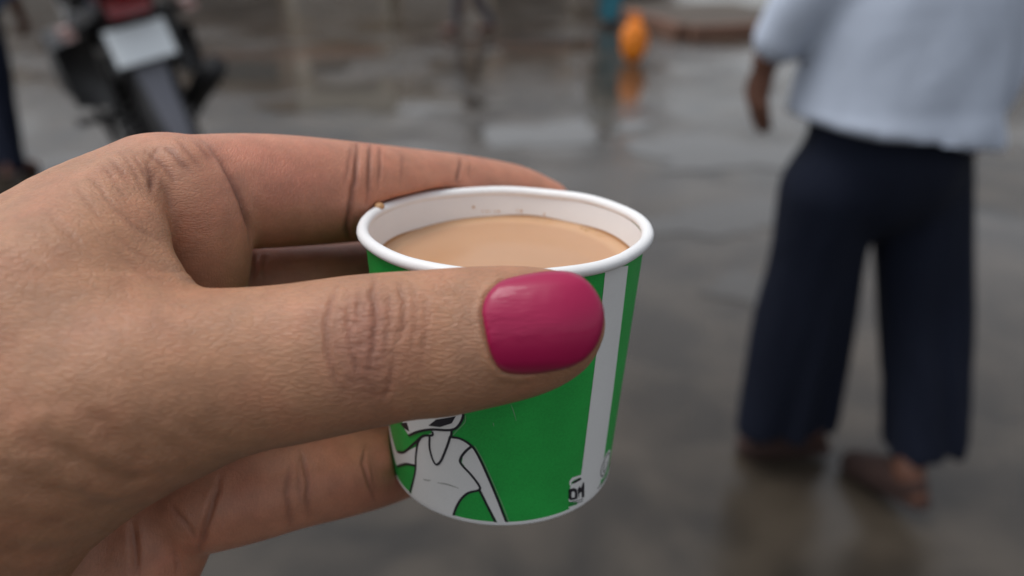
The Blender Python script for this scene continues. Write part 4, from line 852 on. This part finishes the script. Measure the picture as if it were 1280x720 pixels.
def figure(name, label, J_, top, bottom, wide, shirt_len, shoe_mat, group=None, step=.010, sleeve=.55):
    """J_: joints in metres about the person's feet, the person facing +y; wide: half widths of the trouser legs at thigh, knee, hem"""
    e = empty(name); tag(e, label, 'person', group)
    Pv, Ch, Nk, Hd = J_['pelvis'], J_['chest'], J_['neck'], J_['head']
    fl = ((0, 1, 0), None)
    parts = [([(*Pv, .120), ((Pv[0]+Ch[0])/2, (Pv[1]+Ch[1])/2, (Pv[2]+Ch[2])/2, .115), (*Ch, .135), (Nk[0], Nk[1], Nk[2]-.05, .07)], ((0, 1, 0), [.75, .75, .72, .8]), .05),
             ([(*Nk[:2], Nk[2]-.03, .050), (Nk[0], Nk[1]+.01, Nk[2]+.06, .050)], None, .03),
             ([(Hd[0], Hd[1]+.025, Hd[2]-.06, .058), (Hd[0], Hd[1]+.005, Hd[2], .078), (Hd[0], Hd[1]-.01, Hd[2]+.035, .076)], None, .03),
             ([(Hd[0], Hd[1]+.088, Hd[2]+.005, .007), (Hd[0], Hd[1]+.102, Hd[2]-.02, .012)], None, .015)]
    for s_ in ('l', 'r'):
        sg = -1 if s_ == 'l' else 1
        sh, el, wr, hd = J_['sh_'+s_], J_['el_'+s_], J_['wr_'+s_], J_['hd_'+s_]
        hp, kn, an, to = J_['hip_'+s_], J_['kn_'+s_], J_['an_'+s_], J_['toe_'+s_]
        parts.append(([(*sh, .050), (*el, .038), (*wr, .026)], None, .03))
        d = np.array(hd)-np.array(wr); d /= np.linalg.norm(d); side = np.array([0, 1., 0]); side -= d*(side@d); side /= np.linalg.norm(side)
        w0 = np.array(wr)
        parts.append(([(*w0, .024), (*(w0+d*.05), .030), (*(w0+d*.085), .026)], ((1, 0, 0), [.8, .55, .5]), .015))
        for k, (o, ln) in enumerate(((-.028, .052), (-.010, .066), (.010, .070), (.027, .062))):
            q = w0+d*.082+side*o; inn = np.array([-sg*.012, 0, 0])
            parts.append(([(*q, .0095), (*(q+d*ln*.5+inn*.6), .0090), (*(q+d*ln+inn*1.8), .0075)], None, .006))
        q = w0+d*.03+side*.028; parts.append(([(*q, .011), (*(q+d*.03+side*.014), .0105), (*(q+d*.06+side*.014), .0085)], None, .01))
        parts.append(([(*hp, .088), (*kn, .056), (kn[0], kn[1]-.012, kn[2]-.12, .052), (*an, .036)], None, .04))
        hl = np.array(an)-(np.array(to)-np.array(an))*.22
        parts.append(([(hl[0], hl[1], an[2]-.045, .030), ((an[0]+to[0])/2, (an[1]+to[1])/2, an[2]*.55+to[2]*.45-.02, .034), (*to, .030)], ((0, 0, 1), [1, .8, .55]), .03))
        parts.append(([(Hd[0]+sg*.078, Hd[1]-.005, Hd[2]+.02, .012), (Hd[0]+sg*.080, Hd[1]-.002, Hd[2]-.02, .010)], None, .008))
    body = grown('body', parts, step*.75, M_skin2, e)
    # trousers
    tp = [([(Pv[0], Pv[1], Pv[2]+.09, .125*J_.get('hips', 1)**1.5), (Pv[0], Pv[1], Pv[2]-.02, .155*J_.get('hips', 1))], ((0, 1, 0), [.75, .78]), .06)]
    for s_ in ('l', 'r'):
        hp, kn, an = J_['hip_'+s_], J_['kn_'+s_], J_['an_'+s_]; hm = J_.get('hem_'+s_, an); wd = J_.get('girth_'+s_, wide)
        tp.append(([(*hp, wd[0]), ((hp[0]+kn[0])/2, (hp[1]+kn[1])/2, (hp[2]+kn[2])/2, wd[0]*.97), (*kn, wd[1]), ((kn[0]+hm[0])/2, (kn[1]+hm[1])/2, (kn[2]+hm[2])/2, (wd[1]+wd[2])/2), (hm[0], hm[1], hm[2]-.02, wd[2])], ((0, 1, 0), [.9, .85, .8, .75, .7]), .03))
    hz = (J_['an_l'][2]+J_['an_r'][2])/2
    def tfold(V):
        a = np.arctan2(V[:, 1]-Pv[1], V[:, 0]-Pv[0]); k = np.clip((Pv[2]-V[:, 2])/.8, 0, 1)
        return (.010*np.sin(V[:, 0]*62+V[:, 2]*5)+.006*np.sin(V[:, 0]*120+V[:, 1]*60+V[:, 2]*9))*k*(.3+.7*min(1, wide[2]/.12))
    grown('trousers', tp, step, bottom, e, fold=tfold, cuts=[((0, 0, J_.get('hem', .06)), (*J_.get('hem_tilt', (0, 0)), -1))])
    # shirt
    L = shirt_len
    sp = [([(Ch[0], Ch[1], Ch[2]+.07, .10), (*Ch, .165*J_.get('hips', 1)), ((Pv[0]+Ch[0])/2, (Pv[1]+Ch[1])/2, (Pv[2]+Ch[2])/2, .182*J_.get('hips', 1)), (Pv[0], Pv[1], Pv[2]+.02, .19*J_.get('hips', 1)), (Pv[0]+.0, Pv[1], L-.05, .205*J_.get('hips', 1))], ((0, 1, 0), [.75, .72, .76, .78, .78]), .05)]
    for s_ in ('l', 'r'):
        sh, el, wr = [np.array(J_[k+s_]) for k in ('sh_', 'el_', 'wr_')]
        end = el+(wr-el)*sleeve
        sp.append(([(*sh, .068), (*((sh+el)/2), .062), (*el, .057), (*end, .052)], None, .035))
    def sfold(V):
        k = np.clip((Ch[2]+.05-V[:, 2])/.5, 0, 1)
        return .006*np.sin(V[:, 0]*21+V[:, 2]*17+2*np.sin(V[:, 2]*9))*k+.005*np.sin(V[:, 0]*33-V[:, 2]*26+V[:, 1]*11)*k
    grown('shirt', sp, step, top, e, fold=sfold, cuts=[((0, 0, L), (*J_.get('shirt_tilt', (0, 0)), -1))])
    grown('hair', [([(Hd[0], Hd[1]-.02, Hd[2]+.03, .088), (Hd[0], Hd[1]-.045, Hd[2]-.02, .075), (Hd[0], Hd[1]-.06, Hd[2]-.10, .045)], None, .03)], step, M_hair, e)
    for s_ in ('l', 'r'):
        an, to = np.array(J_['an_'+s_]), np.array(J_['toe_'+s_]); hl = an-(to-an)*.25; hl[2] = an[2]-.058
        t2 = to.copy(); t2[2] -= .022
        m2 = (hl+t2)/2
        grown('sandal', [([(*hl, .036), (*m2, .040), (*t2, .042)], ((0, 0, 1), [.35, .3, .3]), .02), ([(*(hl*.8+m2*.2+np.array([0, 0, .030])), .037), (*(m2+np.array([0, 0, .030])), .047), (*(t2+np.array([0, 0, .018])), .043)], ((0, 0, 1), [1.0, .9, .65]), .012), ([(m2[0]-.036, m2[1], m2[2]+.01, .012), (m2[0], m2[1], m2[2]+.062, .013), (m2[0]+.036, m2[1], m2[2]+.01, .012)], None, .01)], .006, shoe_mat, e)
    return e
M_shirt = cloth('shirt_pale_blue', (.47, .53, .64), .85); M_navy = cloth('trousers_navy', (.0048, .0076, .0185), .9)
def walk_pose(hip=.86, st=1.0, spread=.09, stride=.14, lean=0):
    return dict(pelvis=(0, 0, hip+.06), chest=(0, .01, hip+.36), neck=(0, .0, hip+.56), head=(0, .02, hip+.68),
        sh_l=(-.165, 0, hip+.46), el_l=(-.225, -.02, hip+.20), wr_l=(-.245, .03, hip-.0), hd_l=(-.245, .06, hip-.16),
        sh_r=(.165, 0, hip+.46), el_r=(.235, .0, hip+.20), wr_r=(.255, .06, hip+.0), hd_r=(.25, .10, hip-.15),
        hip_l=(-spread, 0, hip-.04), kn_l=(-spread*1.05, stride*.75, hip*.52), an_l=(-spread*1.05, stride, .085), toe_l=(-spread*1.2, stride+.15, .035),
        hip_r=(spread, 0, hip-.04), kn_r=(spread*1.05, -stride*.1, hip*.52), an_r=(spread*1.05, -stride, .10), toe_r=(spread*1.15, -stride+.15, .032))
# the walker in wide trousers
J1 = walk_pose(.80, spread=.09, stride=.115)
J1['hip_l'] = (-.120, 0, .77); J1['hip_r'] = (.100, 0, .77)
J1['an_l'] = (.000, .08, .085); J1['toe_l'] = (-.130, .12, .036); J1['kn_l'] = (-.098, .04, .45); J1['hem_l'] = (-.062, .080, .12)
J1['an_r'] = (.105, -.165, .115); J1['toe_r'] = (.090, -.02, .036); J1['kn_r'] = (.165, -.05, .45); J1['hem_r'] = (.170, -.145, .12)
J1['girth_l'] = (.108, .116, .132); J1['girth_r'] = (.112, .108, .100)
J1['el_l'] = (-.240, .02, 1.15); J1['wr_l'] = (-.275, .06, 1.035); J1['hd_l'] = (-.275, .075, .88); J1['hem'] = .13; J1['hem_tilt'] = (.12, .0); J1['shirt_tilt'] = (-.16, 0); J1['hips'] = 1.17
walker = figure('person', 'person in pale blue shirt and wide navy trousers walking away on the wet road', J1, M_shirt, M_navy, (.112, .118, .130), .895, M_sandal, step=.009, sleeve=.60)
walker.location = (.792, 1.66, 0); walker.rotation_euler = (0, 0, math.radians(14))
# the one beside the motorcycle
J2 = walk_pose(.86, spread=.075, stride=.05)
p2 = figure('person', 'person in dark navy jeans and brown shoes standing left of the motorcycle', J2, cloth('shirt_blue', (.05, .10, .22)), cloth('jeans_dark', (.010, .014, .030)), (.10, .085, .075), .86, M_shoe, step=.012)
p2.location = (-2.78, 4.25, 0)
# two far off, only their legs in view
J3 = walk_pose(.88, spread=.08, stride=.20)
p3 = figure('person', 'distant person in dark grey trousers walking, only the lower legs in view', J3, cloth('shirt_white', (.5, .5, .5)), cloth('trousers_grey', (.07, .07, .085)), (.09, .07, .06), .88, M_shoe, step=.014)
p3.location = (-.47, 10.2, 0); p3.rotation_euler = (0, 0, math.radians(80))
J4 = walk_pose(.84, spread=.09, stride=.12)
p4 = figure('person', 'distant person in teal trousers standing behind the orange bag', J4, cloth('shirt_grey', (.3, .3, .28)), cloth('trousers_teal', (.02, .11, .15)), (.11, .10, .095), .84, M_shoe, step=.014)
p4.location = (1.26, 10.9, 0); p4.rotation_euler = (0, 0, math.radians(-30))
# ------------------------------------------------------------------ motorcycle
def tube_bm(bm, pts, r, n=10, cap=True, sm=6):
    P = catmull(np.array(pts, float), sm) if len(pts) > 2 else np.array(pts, float)
    rs = np.full(len(P), r) if np.isscalar(r) else np.interp(np.linspace(0, 1, len(P)), np.linspace(0, 1, len(r)), r)
    T = np.gradient(P, axis=0); rings = []; ref = np.array([0, 0, 1.])
    for p, t_, q in zip(P, T, rs):
        t_ = t_/max(np.linalg.norm(t_), 1e-9); u = np.cross(t_, ref)
        if np.linalg.norm(u) < .05: u = np.cross(t_, [1., 0, 0])
        u /= np.linalg.norm(u); v = np.cross(t_, u)
        rings.append([bm.verts.new(p+q*(math.cos(2*math.pi*k/n)*u+math.sin(2*math.pi*k/n)*v)) for k in range(n)])
    for a, b_ in zip(rings[:-1], rings[1:]):
        for k in range(n): bm.faces.new((a[k], a[(k+1) % n], b_[(k+1) % n], b_[k]))
    if cap: bm.faces.new(rings[0]); bm.faces.new(rings[-1])
def tube(name, pts, r, mat, parent, n=12):
    bm = bmesh.new(); tube_bm(bm, pts, r, n); return bm_obj(name, bm, mat, parent, True)
def ring_obj(name, R_, prof, mat, parent, n=64):
    """lathe about the x axis: prof = (x, radius)"""
    V = []; F_ = []; m = len(prof)
    for i in range(n):
        a = 2*math.pi*i/n
        V += [(x, r*math.cos(a), r*math.sin(a)) for x, r in prof]
    for i in range(n):
        for j in range(m):
            F_.append((i*m+j, ((i+1) % n)*m+j, ((i+1) % n)*m+(j+1) % m, i*m+(j+1) % m))
    return mesh_obj(name, V, F_, mat, parent)
def sect(name, rows, mat, parent, sub=1, flatshade=False):
    """rows: closed sections, each (y, list of (x, z)); skinned in order"""
    V = []; F_ = []; n = len(rows[0][1])
    for y, pts in rows: V += [(x, y, z) for x, z in pts]
    for i in range(len(rows)-1):
        for k in range(n): F_.append((i*n+k, i*n+(k+1) % n, (i+1)*n+(k+1) % n, (i+1)*n+k))
    F_.append(tuple(range(n))); F_.append(tuple((len(rows)-1)*n+k for k in reversed(range(n))))
    o = mesh_obj(name, V, F_, mat, parent)
    if sub: md = o.modifiers.new('sub', 'SUBSURF'); md.levels = md.render_levels = sub
    return o
M_blk = plain('bike_black_paint', (.010, .010, .012), .3, coat=.4); M_rub = plain('tyre_rubber', (.014, .014, .015), .75, bump=.4, nscale=60); M_chr = plain('bike_steel', (.42, .42, .43), .28, 1); M_plas = plain('bike_grey_plastic', (.15, .155, .185), .4); M_bp = plain('bike_black_plastic', (.014, .014, .016), .55)
M_red = plain('tail_lamp_red', (.20, .006, .010), .15, coat=.5); M_clear = plain('indicator_lens', (.38, .24, .22), .2); M_plate = plain('number_plate_white', (.80, .86, .90), .4); M_paintr = plain('bike_tank_paint', (.012, .012, .016), .25, coat=.6); M_leath = plain('seat_vinyl', (.016, .016, .017), .5)
bike = empty('motorcycle', (-1.44, 3.50, 0), math.radians(33)); bike.rotation_euler = (0, math.radians(-11), math.radians(33)); tag(bike, 'black motorcycle with red tail lamp and tilted pale number plate seen from behind', 'motorcycle')
def wheel(y, R_, w):
    wh = empty('wheel'); wh.parent = bike; wh.location = (0, y, R_)
    pr = [(w*math.cos(a)*(1 if abs(math.cos(a)) < .9 else .95), R_-.05+.05*math.sin(a)) for a in np.linspace(0, 2*math.pi, 14, endpoint=False)]
    ring_obj('tyre', R_, pr, M_rub, wh)
    ring_obj('rim', R_, [(-w*.7, R_-.075), (-w*.5, R_-.092), (w*.5, R_-.092), (w*.7, R_-.075), (w*.5, R_-.085), (-w*.5, R_-.085)], M_chr, wh)
    ring_obj('hub', R_, [(-.06, .005), (-.06, .05), (-.02, .075), (.02, .075), (.06, .05), (.06, .005)], M_blk, wh, 24)
    for k in range(6):
        a = k*math.pi/3; tube('spoke', [(0, .06*math.cos(a), .06*math.sin(a)), (0, (R_-.09)*math.cos(a), (R_-.09)*math.sin(a))], .014, M_blk, wh, 8)
    return wh
wheel(0, .345, .062); wheel(1.42, .335, .048)
# rear mudguard: an arched strip over the wheel, a grey flap below the plate
rows = []
for a in np.linspace(-20, 100, 12):
    r_ = .395; ca_, sa_ = math.cos(math.radians(a)), math.sin(math.radians(a))
    rows.append((r_*-ca_, r_*sa_+.345))
V_ = []; F_ = []
for y, z in rows:
    for x, dz in ((-.085, -.05), (-.07, 0), (0, .012), (.07, 0), (.085, -.05)): V_.append((x, y, z+dz*.8))
for i in range(len(rows)-1):
    for k in range(4): F_.append((i*5+k, i*5+k+1, (i+1)*5+k+1, (i+1)*5+k))
mg = mesh_obj('mudguard', V_, F_, M_bp, bike); sm_ = mg.modifiers.new('solid', 'SOLIDIFY'); sm_.thickness = .006
sect('mud_flap', [(-.30, [(-.060, .79), (.060, .79), (.062, .765), (-.062, .765)]), (-.37, [(-.055, .66), (.055, .66), (.057, .64), (-.057, .64)]), (-.425, [(-.050, .55), (.050, .55), (.05, .53), (-.05, .53)]), (-.44, [(-.035, .47), (.035, .47), (.035, .45), (-.035, .45)])], M_plas, bike, 1)
# number plate on its holder
pl = box('number_plate', -.112, .112, -.318, -.312, .812, .94, M_plate, bike); md = pl.modifiers.new('bev', 'BEVEL'); md.width = .004; md.segments = 2
box('plate_border', -.120, .120, -.311, -.300, .804, .948, M_bp, bike)
for nm in ('number_plate', 'plate_border'):                     # tilted back, as plates are
    for v in bpy.data.objects[nm].data.vertices: v.co.y += (v.co.z-.875)*.42
# tail: cowl, lamp, seat, grab rail
sect('tail_cowl', [(-.33, [(-.09, 1.08), (.09, 1.08), (.10, .99), (-.10, .99)]), (-.10, [(-.13, 1.10), (.13, 1.10), (.14, .88), (-.14, .88)]), (.35, [(-.15, 1.02), (.15, 1.02), (.16, .72), (-.16, .72)]), (.62, [(-.12, .94), (.12, .94), (.13, .66), (-.13, .66)])], M_blk, bike, 2)
sect('tail_lamp', [(-.365, [(-.085, 1.055), (.085, 1.055), (.075, .985), (-.075, .985)]), (-.33, [(-.10, 1.07), (.10, 1.07), (.09, .975), (-.09, .975)]), (-.27, [(-.10, 1.07), (.10, 1.07), (.09, .975), (-.09, .975)])], M_red, bike, 1)
sect('seat', [(-.28, [(-.10, 1.14), (.10, 1.14), (.12, 1.085), (-.12, 1.085)]), (.0, [(-.13, 1.15), (.13, 1.15), (.15, 1.07), (-.15, 1.07)]), (.35, [(-.14, 1.07), (.14, 1.07), (.16, 1.0), (-.16, 1.0)]), (.72, [(-.09, 1.0), (.09, 1.0), (.11, .93), (-.11, .93)])], M_leath, bike, 2)
tube('grab_rail', [(-.16, .05, 1.06), (-.17, -.2, 1.12), (-.12, -.36, 1.15), (.12, -.36, 1.15), (.17, -.2, 1.12), (.16, .05, 1.06)], .013, M_bp, bike)
sect('fuel_tank', [(.68, [(-.10, 1.06), (.10, 1.06), (.13, .84), (-.13, .84)]), (.85, [(-.16, 1.15), (.16, 1.15), (.18, .86), (-.18, .86)]), (1.1, [(-.14, 1.16), (.14, 1.16), (.17, .9), (-.17, .9)]), (1.25, [(-.06, 1.06), (.06, 1.06), (.08, .95), (-.08, .95)])], M_paintr, bike, 2)
sect('engine', [(.45, [(-.13, .62), (.13, .62), (.14, .30), (-.14, .30)]), (.70, [(-.16, .70), (.16, .70), (.17, .27), (-.17, .27)]), (1.0, [(-.10, .72), (.10, .72), (.12, .34), (-.12, .34)])], M_bp, bike, 1)
for s_ in (-1, 1):
    sect('side_panel', [(-.12, [(s_*.15, .98), (s_*.20, .95), (s_*.20, .86), (s_*.15, .82)]), (.15, [(s_*.15, 1.0), (s_*.235, .96), (s_*.235, .74), (s_*.15, .66)]), (.5, [(s_*.14, .94), (s_*.21, .90), (s_*.21, .62), (s_*.14, .56)])], M_blk, bike, 2)
    tube('swingarm', [(s_*.095, 0, .345), (s_*.11, .5, .42)], .022, M_bp, bike)
    sh = tube('shock_absorber', [(s_*.12, .0, .40), (s_*.125, .10, .80)], .020, M_bp, bike)
    bm = bmesh.new()
    tube_bm(bm, [(s_*.12+.032*math.cos(a), .01+.09*a/44+.032*math.sin(a)*.4, .46+.30*a/44) for a in np.linspace(0, 44, 120)], .0055, 6, True, 1)
    bm_obj('spring', bm, M_chr, sh, True)
    st = tube('indicator_stalk', [(s_*.09, -.22, .985), (s_*.20, -.25, .965)], .010, M_bp, bike)
    sect('indicator', [(-.31, [(s_*.225-.022, .985), (s_*.225+.022, .985), (s_*.225+.022, .945), (s_*.225-.022, .945)]), (-.25, [(s_*.225-.034, 1.0), (s_*.225+.034, 1.0), (s_*.225+.034, .93), (s_*.225-.034, .93)]), (-.20, [(s_*.225-.022, .985), (s_*.225+.022, .985), (s_*.225+.022, .945), (s_*.225-.022, .945)])], M_clear, bike, 1)
    tube('fork', [(s_*.09, 1.42, .335), (s_*.09, 1.22, 1.05)], .025, M_chr, bike)
    tube('footrest', [(s_*.14, .35, .50), (s_*.30, .33, .52)], .018, M_bp, bike)
    tube('mirror_stem', [(s_*.25, 1.1, 1.18), (s_*.32, 1.08, 1.38)], .008, M_bp, bike)
    sect('mirror', [(1.07, [(s_*.36-.06, 1.43), (s_*.36+.06, 1.43), (s_*.36+.05, 1.36), (s_*.36-.05, 1.36)]), (1.11, [(s_*.36-.04, 1.42), (s_*.36+.04, 1.42), (s_*.36+.03, 1.37), (s_*.36-.03, 1.37)])], M_bp, bike, 1)
tube('exhaust', [(.13, .75, .42), (.16, .35, .40), (.19, .05, .55), (.215, -.20, .665), (.225, -.34, .72)], [.024, .026, .05, .056, .048], M_bp, bike, 16)
tube('saree_guard', [(-.17, .25, .86), (-.22, .08, .84), (-.23, -.12, .70), (-.21, -.08, .52), (-.19, .15, .44), (-.17, .32, .52)], .014, M_bp, bike)
tube('centre_stand', [(-.10, .40, .34), (-.20, .33, .16), (-.24, .29, .02)], .018, M_bp, bike)
tube('handlebar', [(-.36, 1.02, 1.20), (-.22, 1.12, 1.18), (0, 1.18, 1.12), (.22, 1.12, 1.18), (.36, 1.02, 1.20)], .014, M_bp, bike)
for s_ in (-1, 1): tube('grip', [(s_*.37, 1.015, 1.202), (s_*.27, 1.09, 1.19)], .020, M_rub, bike)
sect('headlamp', [(1.24, [(-.08, 1.12), (.08, 1.12), (.08, .96), (-.08, .96)]), (1.36, [(-.10, 1.13), (.10, 1.13), (.10, .94), (-.10, .94)]), (1.40, [(-.08, 1.11), (.08, 1.11), (.08, .96), (-.08, .96)])], M_clear, bike, 2)
sect('saddlebag', [(-.16, [(-.15, .93), (-.29, .91), (-.29, .68), (-.15, .64)]), (.12, [(-.15, .97), (-.33, .95), (-.33, .62), (-.15, .58)]), (.42, [(-.15, .93), (-.29, .91), (-.29, .64), (-.15, .60)])], M_leath, bike, 1)
sect('tool_box', [(-.10, [(.15, .88), (.24, .87), (.24, .70), (.15, .68)]), (.30, [(.15, .90), (.26, .88), (.26, .66), (.15, .64)])], M_bp, bike, 1)
# ------------------------------------------------------------------ orange bag lying on the road
M_or = plain('bag_orange', (.85, .24, .012), .45, noise=.2, nscale=14, bump=.6)
bag = empty('plastic_bag', (1.17, 7.95, 0)); bag.scale = (.76, .76, .86); tag(bag, 'bulging bright orange plastic bag standing on the wet road', 'bag')
def bfold(V): return .012*np.sin(V[:, 0]*60+V[:, 2]*25)*np.sin(V[:, 2]*18)+.006*np.sin(V[:, 1]*90+V[:, 2]*40)
grown('sack', [([(0, 0, .10, .105), (.005, 0, .21, .165), (-.005, 0, .33, .135), (.0, 0, .42, .06)], ((0, 1, 0), [.85, .8, .75, .7]), .03)], .012, M_or, bag, fold=bfold)
for s_ in (-1, 1): tube('handle', [(s_*.03, 0, .42), (s_*.06, .01, .50), (s_*.02, .015, .545), (s_*.005, 0, .44)], .010, M_or, bag, 8)
